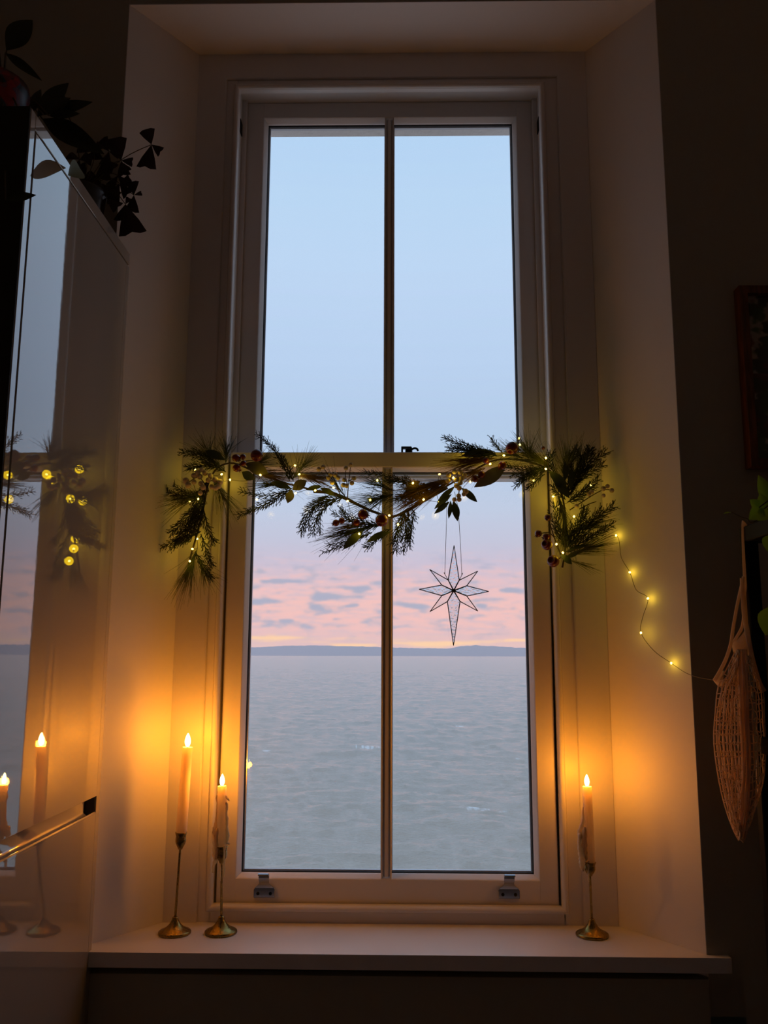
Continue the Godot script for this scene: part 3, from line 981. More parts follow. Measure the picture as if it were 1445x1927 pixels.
func garland() -> void:
	var g := thing("garland", "evergreen garland with red and white berries draped over the middle rail of the window", "garland", Vector3(0, 1.95, 0.03))
	# the woody stem everything is wired to
	var st := new_st()
	tube(st, smooth_path([Vector3(-0.4628, 1.6406, 0.04), Vector3(-0.4529, 1.6967, 0.04), Vector3(-0.4381, 1.7584, 0.04), Vector3(-0.4257, 1.8206, 0.04), Vector3(-0.4177, 1.8709, 0.04), Vector3(-0.3967, 1.9088, 0.04), Vector3(-0.3596, 1.919, 0.04), Vector3(-0.3093, 1.8986, 0.04), Vector3(-0.2654, 1.8809, 0.04), Vector3(-0.2242, 1.8683, 0.04), Vector3(-0.172, 1.8558, 0.04), Vector3(-0.1287, 1.8483, 0.04), Vector3(-0.0928, 1.8358, 0.04), Vector3(-0.0483, 1.8108, 0.04), Vector3(0.0069, 1.7935, 0.04), Vector3(0.0498, 1.8121, 0.04), Vector3(0.0867, 1.8358, 0.04), Vector3(0.136, 1.8646, 0.04), Vector3(0.1856, 1.8935, 0.04), Vector3(0.2415, 1.9238, 0.04), Vector3(0.2909, 1.9288, 0.04), Vector3(0.3399, 1.9187, 0.04), Vector3(0.3763, 1.901, 0.04), Vector3(0.3961, 1.8646, 0.04), Vector3(0.4068, 1.8148, 0.04), Vector3(0.4098, 1.7531, 0.04), Vector3(0.4035, 1.7042, 0.04), Vector3(0.3978, 1.6762, 0.04)], 4), [0.0022, 0.0022], 7)
	tube(st, smooth_path([Vector3(-0.1714, 1.8509, 0.046), Vector3(-0.1282, 1.8471, 0.046), Vector3(-0.0912, 1.8309, 0.046), Vector3(-0.0358, 1.8049, 0.046), Vector3(0.0095, 1.79, 0.046)], 4), [0.0038, 0.0034, 0.003], 7)
	tube(st, smooth_path([Vector3(0.0095, 1.7899, 0.047), Vector3(0.0436, 1.8047, 0.047), Vector3(0.0865, 1.8296, 0.047), Vector3(0.1381, 1.8595, 0.047)], 4), [0.0026, 0.0030], 7)
	put("branch", st, M.bark, g)
	# brown twisted raffia along the middle
	# feathery cedar sprigs, each a piece of its own
	var sprigs := [
		[[Vector3(-0.3756, 1.8965, 0.05), Vector3(-0.4135, 1.9167, 0.05), Vector3(-0.4477, 1.9357, 0.05), Vector3(-0.4791, 1.9434, 0.05)], 0.022, 16, 0], [[Vector3(-0.3934, 1.9055, 0.055), Vector3(-0.4307, 1.9106, 0.055), Vector3(-0.4615, 1.9055, 0.055)], 0.020, 14, 1],
		[[Vector3(-0.4195, 1.852, 0.04), Vector3(-0.4562, 1.8406, 0.04), Vector3(-0.4875, 1.8457, 0.04), Vector3(-0.5176, 1.8532, 0.04)], 0.018, 16, 0], [[Vector3(-0.4194, 1.8438, 0.05), Vector3(-0.4451, 1.8064, 0.05), Vector3(-0.4733, 1.7754, 0.05), Vector3(-0.4934, 1.7569, 0.05)], 0.026, 20, 1],
		[[Vector3(-0.421, 1.818, 0.055), Vector3(-0.4378, 1.7747, 0.055), Vector3(-0.461, 1.7439, 0.055), Vector3(-0.4824, 1.7316, 0.055)], 0.026, 20, 1], [[Vector3(-0.4284, 1.7569, 0.05), Vector3(-0.4621, 1.7421, 0.05), Vector3(-0.4911, 1.7323, 0.05), Vector3(-0.5163, 1.7212, 0.05)], 0.018, 16, 0],
		[[Vector3(-0.4239, 1.801, 0.045), Vector3(-0.4153, 1.77, 0.045), Vector3(-0.4071, 1.7453, 0.045), Vector3(-0.3993, 1.7355, 0.045)], 0.018, 14, 0], [[Vector3(-0.4294, 1.7515, 0.045), Vector3(-0.4184, 1.7207, 0.045), Vector3(-0.4101, 1.6962, 0.045), Vector3(-0.4023, 1.6816, 0.045)], 0.018, 14, 0],
		[[Vector3(-0.4387, 1.7078, 0.05), Vector3(-0.4207, 1.681, 0.05), Vector3(-0.409, 1.6616, 0.05), Vector3(-0.4013, 1.652, 0.05)], 0.018, 14, 1], [[Vector3(-0.4097, 1.8731, 0.06), Vector3(-0.4326, 1.8295, 0.06), Vector3(-0.4397, 1.7924, 0.06), Vector3(-0.4407, 1.7555, 0.06)], 0.022, 18, 1],
		[[Vector3(-0.2262, 1.8741, 0.055), Vector3(-0.2404, 1.908, 0.055), Vector3(-0.261, 1.9433, 0.055), Vector3(-0.284, 1.97, 0.055), Vector3(-0.3055, 1.9853, 0.055)], 0.014, 17, 0], [[Vector3(-0.2203, 1.8589, 0.05), Vector3(-0.2566, 1.8339, 0.05), Vector3(-0.2991, 1.8127, 0.05), Vector3(-0.3391, 1.7953, 0.05)], 0.020, 20, 0],
		[[Vector3(-0.2392, 1.8511, 0.045), Vector3(-0.276, 1.841, 0.045), Vector3(-0.3094, 1.8448, 0.045), Vector3(-0.3367, 1.851, 0.045)], 0.014, 14, 0], [[Vector3(-0.2169, 1.8731, 0.06), Vector3(-0.2323, 1.9044, 0.06), Vector3(-0.2476, 1.927, 0.06)], 0.018, 12, 1],
		[[Vector3(-0.0971, 1.8364, 0.05), Vector3(-0.1399, 1.8289, 0.05), Vector3(-0.1728, 1.8128, 0.05), Vector3(-0.1906, 1.7843, 0.05), Vector3(-0.1987, 1.7572, 0.05)], 0.024, 24, 0], [[Vector3(-0.1191, 1.829, 0.05), Vector3(-0.1531, 1.8066, 0.05), Vector3(-0.1673, 1.7757, 0.05), Vector3(-0.1717, 1.7511, 0.05)], 0.018, 16, 0],
		[[Vector3(-0.0113, 1.7704, 0.045), Vector3(-0.054, 1.7765, 0.045), Vector3(-0.0908, 1.7852, 0.045), Vector3(-0.124, 1.8, 0.045)], 0.018, 17, 0], [[Vector3(-0.0354, 1.7549, 0.05), Vector3(-0.0778, 1.7352, 0.05), Vector3(-0.1141, 1.7205, 0.05), Vector3(-0.1479, 1.7083, 0.05)], 0.014, 16, 0],
		[[Vector3(0.0071, 1.7635, 0.05), Vector3(-0.0171, 1.7451, 0.05), Vector3(-0.0353, 1.7304, 0.05), Vector3(-0.0474, 1.7206, 0.05)], 0.018, 14, 0], [[Vector3(-0.0785, 1.7765, 0.045), Vector3(-0.0995, 1.7975, 0.045), Vector3(-0.1095, 1.8137, 0.045)], 0.012, 8, 0],
		[[Vector3(0.04, 1.8067, 0.05), Vector3(0.0314, 1.7759, 0.05), Vector3(0.0229, 1.7451, 0.05), Vector3(0.0181, 1.7134, 0.05)], 0.022, 20, 0], [[Vector3(0.0472, 1.8083, 0.055), Vector3(0.0448, 1.769, 0.055), Vector3(0.0399, 1.742, 0.055), Vector3(0.035, 1.7104, 0.055)], 0.020, 18, 0],
		[[Vector3(0.0558, 1.8129, 0.05), Vector3(0.0594, 1.7882, 0.05), Vector3(0.0521, 1.7574, 0.05), Vector3(0.0484, 1.7378, 0.05)], 0.016, 14, 0], [[Vector3(0.0743, 1.8626, 0.05), Vector3(0.0375, 1.8776, 0.05), Vector3(-0.0054, 1.8864, 0.05), Vector3(-0.0485, 1.8952, 0.05)], 0.016, 20, 0],
		[[Vector3(0.0805, 1.8511, 0.045), Vector3(0.0498, 1.8636, 0.045), Vector3(0.0253, 1.8762, 0.045), Vector3(0.0068, 1.8762, 0.045)], 0.020, 14, 0], [[Vector3(0.2523, 1.933, 0.055), Vector3(0.2157, 1.9456, 0.055), Vector3(0.1729, 1.9608, 0.055), Vector3(0.1312, 1.9772, 0.055)], 0.020, 24, 1],
		[[Vector3(0.2468, 1.9367, 0.05), Vector3(0.21, 1.9442, 0.05), Vector3(0.1756, 1.9506, 0.05), Vector3(0.1461, 1.9569, 0.05)], 0.016, 18, 0], [[Vector3(0.2659, 1.9429, 0.045), Vector3(0.2539, 1.9581, 0.045), Vector3(0.2454, 1.9683, 0.045), Vector3(0.2406, 1.9784, 0.045)], 0.010, 10, 0],
		[[Vector3(0.3748, 1.9089, 0.05), Vector3(0.3439, 1.8964, 0.05), Vector3(0.3192, 1.8839, 0.05), Vector3(0.2968, 1.8664, 0.05)], 0.022, 18, 1], [[Vector3(0.3685, 1.9014, 0.05), Vector3(0.3318, 1.9014, 0.05), Vector3(0.3013, 1.9039, 0.05), Vector3(0.2769, 1.9089, 0.05)], 0.018, 16, 0],
		[[Vector3(0.3613, 1.8903, 0.055), Vector3(0.3401, 1.8741, 0.055), Vector3(0.3302, 1.8642, 0.055), Vector3(0.3203, 1.858, 0.055)], 0.014, 10, 0], [[Vector3(0.4105, 1.8378, 0.05), Vector3(0.4287, 1.8751, 0.05), Vector3(0.4604, 1.9089, 0.05), Vector3(0.5007, 1.9416, 0.05)], 0.030, 24, 1],
		[[Vector3(0.4148, 1.8493, 0.055), Vector3(0.4403, 1.8866, 0.055), Vector3(0.4598, 1.9241, 0.055), Vector3(0.4667, 1.9454, 0.055)], 0.026, 20, 1], [[Vector3(0.4046, 1.8814, 0.05), Vector3(0.4151, 1.9064, 0.05), Vector3(0.4281, 1.9315, 0.05), Vector3(0.4373, 1.9504, 0.05)], 0.022, 16, 1],
		[[Vector3(0.4126, 1.8255, 0.05), Vector3(0.4399, 1.8441, 0.05), Vector3(0.4624, 1.8627, 0.05), Vector3(0.4825, 1.8789, 0.05)], 0.020, 16, 0], [[Vector3(0.4049, 1.72, 0.06), Vector3(0.4347, 1.7503, 0.06), Vector3(0.4719, 1.7833, 0.06), Vector3(0.5127, 1.8139, 0.06)], 0.026, 24, 1],
		[[Vector3(0.4079, 1.7085, 0.055), Vector3(0.4411, 1.7328, 0.055), Vector3(0.478, 1.7547, 0.055), Vector3(0.5087, 1.7718, 0.055)], 0.020, 18, 0], [[Vector3(0.4021, 1.7212, 0.05), Vector3(0.3934, 1.7517, 0.05), Vector3(0.387, 1.7823, 0.05), Vector3(0.3832, 1.8168, 0.05)], 0.016, 16, 1],
		[[Vector3(0.4053, 1.7321, 0.06), Vector3(0.4231, 1.7625, 0.06), Vector3(0.4407, 1.7869, 0.06), Vector3(0.4487, 1.8077, 0.06)], 0.022, 16, 1], [[Vector3(0.4079, 1.8316, 0.05), Vector3(0.3937, 1.844, 0.05), Vector3(0.3843, 1.854, 0.05), Vector3(0.3796, 1.8627, 0.05)], 0.014, 10, 0],
		[[Vector3(0.3897, 1.8751, 0.05), Vector3(0.3807, 1.9001, 0.05), Vector3(0.3752, 1.9215, 0.05), Vector3(0.3768, 1.9366, 0.05)], 0.020, 14, 1]]
	for s in sprigs:
		st = new_st()
		cedar(st, s[0], s[1] * 1.25, int(s[2] * 1.25), 0.0012)
		if s[2] > 15:
			# the spray forks near its foot
			var fork := []
			var lean := rng.randf_range(-0.10, 0.10)
			for i in s[0].size():
				var f: float = float(i) / (s[0].size() - 1)
				fork.append(s[0][0] + (s[0][i] - s[0][0]).rotated(Vector3(0, 0, 1), lean * (1.0 + f)) * lerpf(1.0, 0.86, f) + Vector3(0, 0, -0.012 * f))
			cedar(st, fork, s[1] * 1.05, s[2], 0.0011)
		put("cedar_sprig", st, M.cedar_deep if s[3] == 1 else M.cedar, g)
	# tufts of long needles: from, towards, spread, count, length, colour
	var tufts := [
		[[Vector3(-0.3945, 1.9066, 0.05), Vector3(-0.4443, 1.9752, 0.05)], 0.38, 60, 0.062, "needles_dark"], [[Vector3(-0.3763, 1.9167, 0.05), Vector3(-0.3745, 1.9751, 0.05)], 0.30, 44, 0.055, "needles_dark"],
		[[Vector3(-0.4145, 1.8438, 0.05), Vector3(-0.5149, 1.825, 0.05)], 0.25, 60, 0.080, "needles"], [[Vector3(-0.4071, 1.8824, 0.045), Vector3(-0.36, 1.8073, 0.045)], 0.22, 46, 0.070, "needles"],
		[[Vector3(-0.4343, 1.7201, 0.05), Vector3(-0.4634, 1.6252, 0.05)], 0.18, 50, 0.085, "needles"], [[Vector3(-0.4336, 1.7017, 0.05), Vector3(-0.4069, 1.6374, 0.05)], 0.20, 34, 0.060, "needles"],
		[[Vector3(-0.3263, 1.9041, 0.05), Vector3(-0.2268, 1.8751, 0.05)], 0.16, 50, 0.085, "needles_tan"], [[Vector3(-0.3193, 1.9055, 0.055), Vector3(-0.2681, 1.9307, 0.055)], 0.28, 40, 0.060, "needles"],
		[[Vector3(-0.2183, 1.8814, 0.05), Vector3(-0.1725, 1.9419, 0.05)], 0.30, 44, 0.058, "needles"], [[Vector3(-0.2148, 1.8915, 0.05), Vector3(-0.1345, 1.8751, 0.05)], 0.16, 60, 0.075, "needles_tan"],
		[[Vector3(-0.2273, 1.8699, 0.045), Vector3(-0.3076, 1.8673, 0.045)], 0.16, 46, 0.068, "needles_dark"], [[Vector3(-0.0972, 1.8377, 0.05), Vector3(-0.1447, 1.9003, 0.05)], 0.26, 30, 0.060, "needles_dark"],
		[[Vector3(-0.1283, 1.8448, 0.045), Vector3(-0.171, 1.8261, 0.045)], 0.22, 24, 0.045, "needles_dark"],
		[[Vector3(0.0155, 1.8449, 0.045), Vector3(-0.0605, 1.8261, 0.045)], 0.34, 70, 0.085, "needles_dark"], [[Vector3(0.0191, 1.8511, 0.045), Vector3(-0.0486, 1.8762, 0.045)], 0.25, 30, 0.080, "needles_dark"],
		[[Vector3(-0.0173, 1.7758, 0.05), Vector3(-0.1447, 1.7388, 0.05)], 0.16, 80, 0.095, "needles_dark"], [[Vector3(-0.0477, 1.7758, 0.05), Vector3(-0.1267, 1.7573, 0.05)], 0.20, 44, 0.070, "needles_tan"],
		[[Vector3(0.0742, 1.8439, 0.05), Vector3(0.007, 1.8315, 0.05)], 0.28, 60, 0.060, "needles_dark"], [[Vector3(0.154, 1.8814, 0.05), Vector3(0.0559, 1.8502, 0.05)], 0.12, 110, 0.110, "needles_tan"],
		[[Vector3(0.1475, 1.8741, 0.055), Vector3(0.0497, 1.8207, 0.055)], 0.10, 90, 0.105, "needles_tan"], [[Vector3(0.1045, 1.8607, 0.06), Vector3(0.0436, 1.8483, 0.06)], 0.20, 80, 0.065, "needles_tan"],
		[[Vector3(0.2528, 1.9291, 0.05), Vector3(0.1544, 1.919, 0.05)], 0.13, 90, 0.095, "needles_tan"], [[Vector3(0.2279, 1.9065, 0.05), Vector3(0.1749, 1.8877, 0.05)], 0.18, 50, 0.060, "needles_tan"],
		[[Vector3(0.3141, 1.9291, 0.05), Vector3(0.2655, 1.9505, 0.05)], 0.30, 36, 0.060, "needles"], [[Vector3(0.3316, 1.9241, 0.055), Vector3(0.3142, 1.9619, 0.055)], 0.40, 50, 0.060, "needles"],
		[[Vector3(0.3809, 1.9064, 0.05), Vector3(0.3145, 1.9442, 0.05)], 0.26, 70, 0.080, "needles"], [[Vector3(0.4068, 1.8751, 0.05), Vector3(0.4192, 1.9593, 0.05)], 0.28, 70, 0.075, "needles"],
		[[Vector3(0.4229, 1.8814, 0.05), Vector3(0.4682, 1.9567, 0.05)], 0.28, 46, 0.070, "needles_dark"], [[Vector3(0.4101, 1.7024, 0.055), Vector3(0.483, 1.7304, 0.055)], 0.16, 60, 0.080, "needles"],
		[[Vector3(0.4189, 1.7578, 0.05), Vector3(0.4985, 1.7885, 0.05)], 0.20, 44, 0.075, "needles"], [[Vector3(0.4023, 1.8069, 0.05), Vector3(0.4065, 1.7091, 0.05)], 0.16, 60, 0.070, "needles"],
		[[Vector3(0.4061, 1.6945, 0.05), Vector3(0.4606, 1.6753, 0.05)], 0.12, 12, 0.060, "needles"], [[Vector3(0.3913, 1.844, 0.05), Vector3(0.4038, 1.7762, 0.05)], 0.20, 40, 0.055, "needles"]]
	for q in tufts:
		st = new_st()
		pine(st, q[0][0], q[0][1], q[1], q[2], q[3])
		var o := put("pine_needles", st, M[q[4]], g)
		o.set_meta("kind", "stuff")
	# leaves: base, tip, width in metres, colour
	var leaves := [
		[[Vector3(-0.2208, 1.8541, 0.055), Vector3(-0.2299, 1.8218, 0.055)], 0.020, "leaf_grey"], [[Vector3(-0.2221, 1.8566, 0.055), Vector3(-0.2703, 1.8704, 0.055)], 0.018, "leaf_olive"], [[Vector3(-0.2187, 1.8515, 0.062), Vector3(-0.1861, 1.8739, 0.062)], 0.024, "leaf_grey"],
		[[Vector3(-0.1563, 1.8589, 0.05), Vector3(-0.1205, 1.8389, 0.05)], 0.015, "leaf_olive"], [[Vector3(-0.1895, 1.8539, 0.05), Vector3(-0.1515, 1.8626, 0.05)], 0.012, "leaf_olive"],
		[[Vector3(-0.0547, 1.7591, 0.055), Vector3(-0.1004, 1.715, 0.055)], 0.020, "leaf_olive"], [[Vector3(0.0071, 1.7562, 0.05), Vector3(-0.0486, 1.7316, 0.05)], 0.018, "leaf_olive"],
		[[Vector3(0.1551, 1.8627, 0.05), Vector3(0.1132, 1.8241, 0.05)], 0.013, "leaf_olive"], [[Vector3(0.1474, 1.8436, 0.052), Vector3(0.1069, 1.8089, 0.052)], 0.013, "leaf_olive"], [[Vector3(0.1421, 1.8255, 0.056), Vector3(0.1067, 1.7971, 0.056)], 0.013, "leaf_olive"],
		[[Vector3(0.145, 1.8291, 0.05), Vector3(0.1397, 1.787, 0.05)], 0.011, "leaf_olive"], [[Vector3(0.1505, 1.8276, 0.058), Vector3(0.1598, 1.7796, 0.058)], 0.018, "leaf_olive"], [[Vector3(0.1697, 1.8589, 0.05), Vector3(0.2059, 1.8254, 0.05)], 0.016, "leaf_olive"],
		[[Vector3(0.2738, 1.9101, 0.056), Vector3(0.1985, 1.859, 0.056)], 0.032, "leaf_grey"], [[Vector3(0.2469, 1.9442, 0.05), Vector3(0.1705, 1.9342, 0.05)], 0.020, "leaf_olive"],
		[[Vector3(-0.3757, 1.922, 0.06), Vector3(-0.4235, 1.9448, 0.06)], 0.020, "leaf_olive"], [[Vector3(0.406, 1.8719, 0.06), Vector3(0.4075, 1.9192, 0.06)], 0.015, "leaf_olive"], [[Vector3(0.4175, 1.8521, 0.06), Vector3(0.4228, 1.9042, 0.06)], 0.015, "leaf_olive"],
		[[Vector3(0.4114, 1.8483, 0.06), Vector3(0.3703, 1.8967, 0.06)], 0.024, "leaf_olive"], [[Vector3(0.4153, 1.8319, 0.062), Vector3(0.3801, 1.869, 0.062)], 0.020, "leaf_olive"], [[Vector3(0.3901, 1.703, 0.06), Vector3(0.4157, 1.6814, 0.06)], 0.018, "leaf_olive"],
		[[Vector3(0.3994, 1.6958, 0.06), Vector3(0.4383, 1.7152, 0.06)], 0.012, "leaf_olive"], [[Vector3(0.3974, 1.7079, 0.06), Vector3(0.4602, 1.7273, 0.06)], 0.008, "leaf_olive"], [[Vector3(0.0742, 1.8741, 0.055), Vector3(0.0399, 1.843, 0.055)], 0.022, "leaf_grey"], [[Vector3(-0.329, 1.9149, 0.058), Vector3(-0.2753, 1.8898, 0.058)], 0.030, "leaf_grey"], [[Vector3(-0.3375, 1.8954, 0.055), Vector3(-0.3062, 1.8779, 0.055)], 0.022, "leaf_olive"]]
	for q in leaves:
		st = new_st()
		var f := Vector3(rng.randf_range(-0.35, 0.35), rng.randf_range(-0.35, 0.35), 1.0)
		leaf(st, keep_in(q[0][0]), keep_in(q[0][1]), q[1], f, 0.5, 0.08, 0.18)
		put("leaf", st, M[q[2]], g)
	# rose-hip fruits
	var hip := pomegranate_mesh(false)
	var open := pomegranate_mesh(true)
	for p in [Vector4(-0.3502, 1.9259, 0.065, 0.0092), Vector4(-0.3343, 1.9284, 0.065, 0.0069), Vector4(-0.3482, 1.9021, 0.065, 0.0092), Vector4(-0.3326, 1.9133, 0.065, 0.0069), Vector4(-0.1173, 1.7747, 0.065, 0.0079), Vector4(-0.1041, 1.7796, 0.065, 0.0073), Vector4(-0.0702, 1.7759, 0.065, 0.0079), Vector4(-0.0558, 1.7943, 0.065, 0.0121), Vector4(0.2253, 1.9194, 0.065, 0.0073), Vector4(0.2629, 1.9081, 0.065, 0.0098), Vector4(0.2004, 1.8771, 0.065, 0.0085), Vector4(0.2151, 1.887, 0.065, 0.0085), Vector4(0.364, 1.7873, 0.065, 0.008), Vector4(0.3415, 1.7507, 0.065, 0.0082), Vector4(0.3592, 1.7435, 0.065, 0.0082), Vector4(0.3575, 1.9494, 0.065, 0.0043)]:
		berry("red_berry", hip, M.red_berry, g, p, Vector3(rng.randf_range(-1, 1), rng.randf_range(-1.0, -0.1), rng.randf_range(-0.2, 0.6)))
	for p in [Vector4(-0.3015, 1.931, 0.07, 0.0141), Vector4(-0.0132, 1.7801, 0.07, 0.0145), Vector4(0.285, 1.9482, 0.07, 0.0146), Vector4(0.3591, 1.7247, 0.07, 0.0126), Vector4(0.3723, 1.6875, 0.07, 0.0137)]:
		berry("red_berry", open, M.red_berry, g, p, Vector3(-0.62, 0.25, 0.75) if p.x > 0.3 and p.y < 1.75 else Vector3(-0.3, -0.85, 0.35))
	st = new_st()
	tube(st, smooth_path([Vector3(0.3667, 1.7897, 0.05), Vector3(0.3722, 1.77, 0.05), Vector3(0.3798, 1.7431, 0.05), Vector3(0.3876, 1.7212, 0.05), Vector3(0.3942, 1.6994, 0.05)], 4), [0.0012, 0.0016], 5)
	tube(st, smooth_path([Vector3(0.3451, 1.7516, 0.05), Vector3(0.3548, 1.7541, 0.05), Vector3(0.3693, 1.7541, 0.05), Vector3(0.3798, 1.7431, 0.05)], 4), [0.0010, 0.0012], 5)
	tube(st, smooth_path([Vector3(0.3759, 1.6896, 0.05), Vector3(0.3869, 1.6945, 0.05), Vector3(0.3966, 1.6994, 0.05)], 4), [0.0012, 0.0012], 5)
	tube(st, smooth_path([Vector3(-0.3511, 1.9053, 0.05), Vector3(-0.3428, 1.9167, 0.05), Vector3(-0.3306, 1.9218, 0.05), Vector3(-0.3108, 1.9243, 0.05)], 4), [0.0012, 0.0012], 5)
	put("berry_stalk", st, M.bark, g)
	# clusters of white berries on brown stalks
	var wb := new_st()
	ball(wb, Vector3.ZERO, 1.0, 14)
	wb.generate_normals()
	var white := wb.commit()
	for p in [Vector4(-0.4273, 1.8977, 0.068, 0.0061), Vector4(-0.4196, 1.8902, 0.068, 0.0066), Vector4(-0.4368, 1.8902, 0.068, 0.0066), Vector4(-0.4452, 1.8839, 0.068, 0.0068), Vector4(-0.4316, 1.8814, 0.068, 0.0066), Vector4(-0.4071, 1.8839, 0.068, 0.0061), Vector4(-0.4117, 1.8733, 0.068, 0.0063), Vector4(-0.3957, 1.874, 0.068, 0.0073), Vector4(-0.385, 1.869, 0.068, 0.0073), Vector4(-0.3879, 1.859, 0.068, 0.0066), Vector4(-0.403, 1.8578, 0.068, 0.0063), Vector4(-0.3939, 1.8553, 0.068, 0.0066), Vector4(-0.4631, 1.8715, 0.068, 0.0079), Vector4(-0.4577, 1.8615, 0.068, 0.0073), Vector4(-0.4446, 1.869, 0.068, 0.0061), Vector4(-0.4285, 1.8653, 0.068, 0.0061), Vector4(-0.4233, 1.8566, 0.068, 0.0066), Vector4(-0.4289, 1.8429, 0.068, 0.0056), Vector4(-0.1578, 1.8989, 0.068, 0.0056), Vector4(-0.1481, 1.9038, 0.068, 0.0056), Vector4(-0.0955, 1.9013, 0.068, 0.0054), Vector4(-0.0846, 1.9088, 0.068, 0.0056), Vector4(-0.077, 1.8777, 0.068, 0.0056), Vector4(-0.0818, 1.8665, 0.068, 0.0056), Vector4(-0.0989, 1.874, 0.068, 0.0054), Vector4(-0.1012, 1.8616, 0.068, 0.0056), Vector4(-0.0939, 1.8603, 0.068, 0.0054), Vector4(-0.1197, 1.8851, 0.068, 0.0061), Vector4(-0.1136, 1.8789, 0.068, 0.0056), Vector4(-0.1268, 1.8678, 0.068, 0.0056), Vector4(-0.1355, 1.8789, 0.068, 0.0054), Vector4(-0.1307, 1.8864, 0.068, 0.0054), Vector4(0.1396, 1.8851, 0.068, 0.0061), Vector4(0.1382, 1.8715, 0.068, 0.0058), Vector4(0.153, 1.8932, 0.068, 0.0061), Vector4(0.1663, 1.8919, 0.068, 0.0061), Vector4(0.1686, 1.8764, 0.068, 0.0061), Vector4(0.1661, 1.8672, 0.068, 0.0061), Vector4(0.1635, 1.8548, 0.068, 0.0061), Vector4(0.1575, 1.8603, 0.068, 0.0061), Vector4(0.176, 1.8851, 0.068, 0.0058), Vector4(0.1621, 1.8369, 0.068, 0.0056), Vector4(0.1632, 1.8283, 0.068, 0.0056), Vector4(0.1523, 1.8283, 0.068, 0.0053), Vector4(0.1779, 1.8468, 0.068, 0.0068), Vector4(0.1742, 1.8406, 0.068, 0.0053), Vector4(0.1564, 1.874, 0.068, 0.0056), Vector4(0.4907, 1.8535, 0.068, 0.006), Vector4(0.5005, 1.8592, 0.068, 0.0053), Vector4(0.4907, 1.8375, 0.068, 0.0048), Vector4(0.4291, 1.8131, 0.068, 0.0055), Vector4(0.4639, 1.8456, 0.068, 0.006), Vector4(0.5098, 1.8493, 0.068, 0.0056), Vector4(0.4577, 1.8407, 0.068, 0.0053)]:
		berry("white_berry", white, M.white_berry, g, p, Vector3.UP)
	st = new_st()
	for q in [[Vector3(-0.0916, 1.8321, 0.06), Vector3(-0.0906, 1.8544, 0.06), Vector3(-0.0884, 1.8793, 0.06), Vector3(-0.085, 1.9094, 0.06)], [Vector3(-0.0895, 1.8607, 0.06), Vector3(-0.097, 1.8793, 0.06), Vector3(-0.096, 1.9018, 0.06)], [Vector3(-0.0884, 1.8731, 0.06), Vector3(-0.0823, 1.8768, 0.06), Vector3(-0.0774, 1.8793, 0.06)], [Vector3(-0.1088, 1.842, 0.06), Vector3(-0.1213, 1.8669, 0.06), Vector3(-0.1338, 1.8843, 0.06), Vector3(-0.1488, 1.9044, 0.06)], [Vector3(0.4148, 1.8053, 0.06), Vector3(0.4432, 1.8237, 0.06), Vector3(0.4679, 1.8397, 0.06), Vector3(0.4925, 1.8521, 0.06), Vector3(0.5106, 1.8521, 0.06)], [Vector3(0.4366, 1.8077, 0.06), Vector3(0.4611, 1.82, 0.06), Vector3(0.4758, 1.8249, 0.06)], [Vector3(0.1614, 1.8297, 0.06), Vector3(0.1641, 1.8545, 0.06), Vector3(0.1619, 1.8793, 0.06), Vector3(0.1572, 1.8943, 0.06)], [Vector3(0.1641, 1.8545, 0.06), Vector3(0.1496, 1.8731, 0.06), Vector3(0.14, 1.8843, 0.06)], [Vector3(-0.4125, 1.8482, 0.06), Vector3(-0.4218, 1.8669, 0.06), Vector3(-0.4383, 1.8819, 0.06), Vector3(-0.4624, 1.8669, 0.06)], [Vector3(-0.4218, 1.8669, 0.06), Vector3(-0.4097, 1.8731, 0.06), Vector3(-0.3937, 1.8731, 0.06)]]:
		tube(st, smooth_path(q, 4), [0.0014, 0.0009], 5)
	put("berry_stalk", st, M.bark, g)

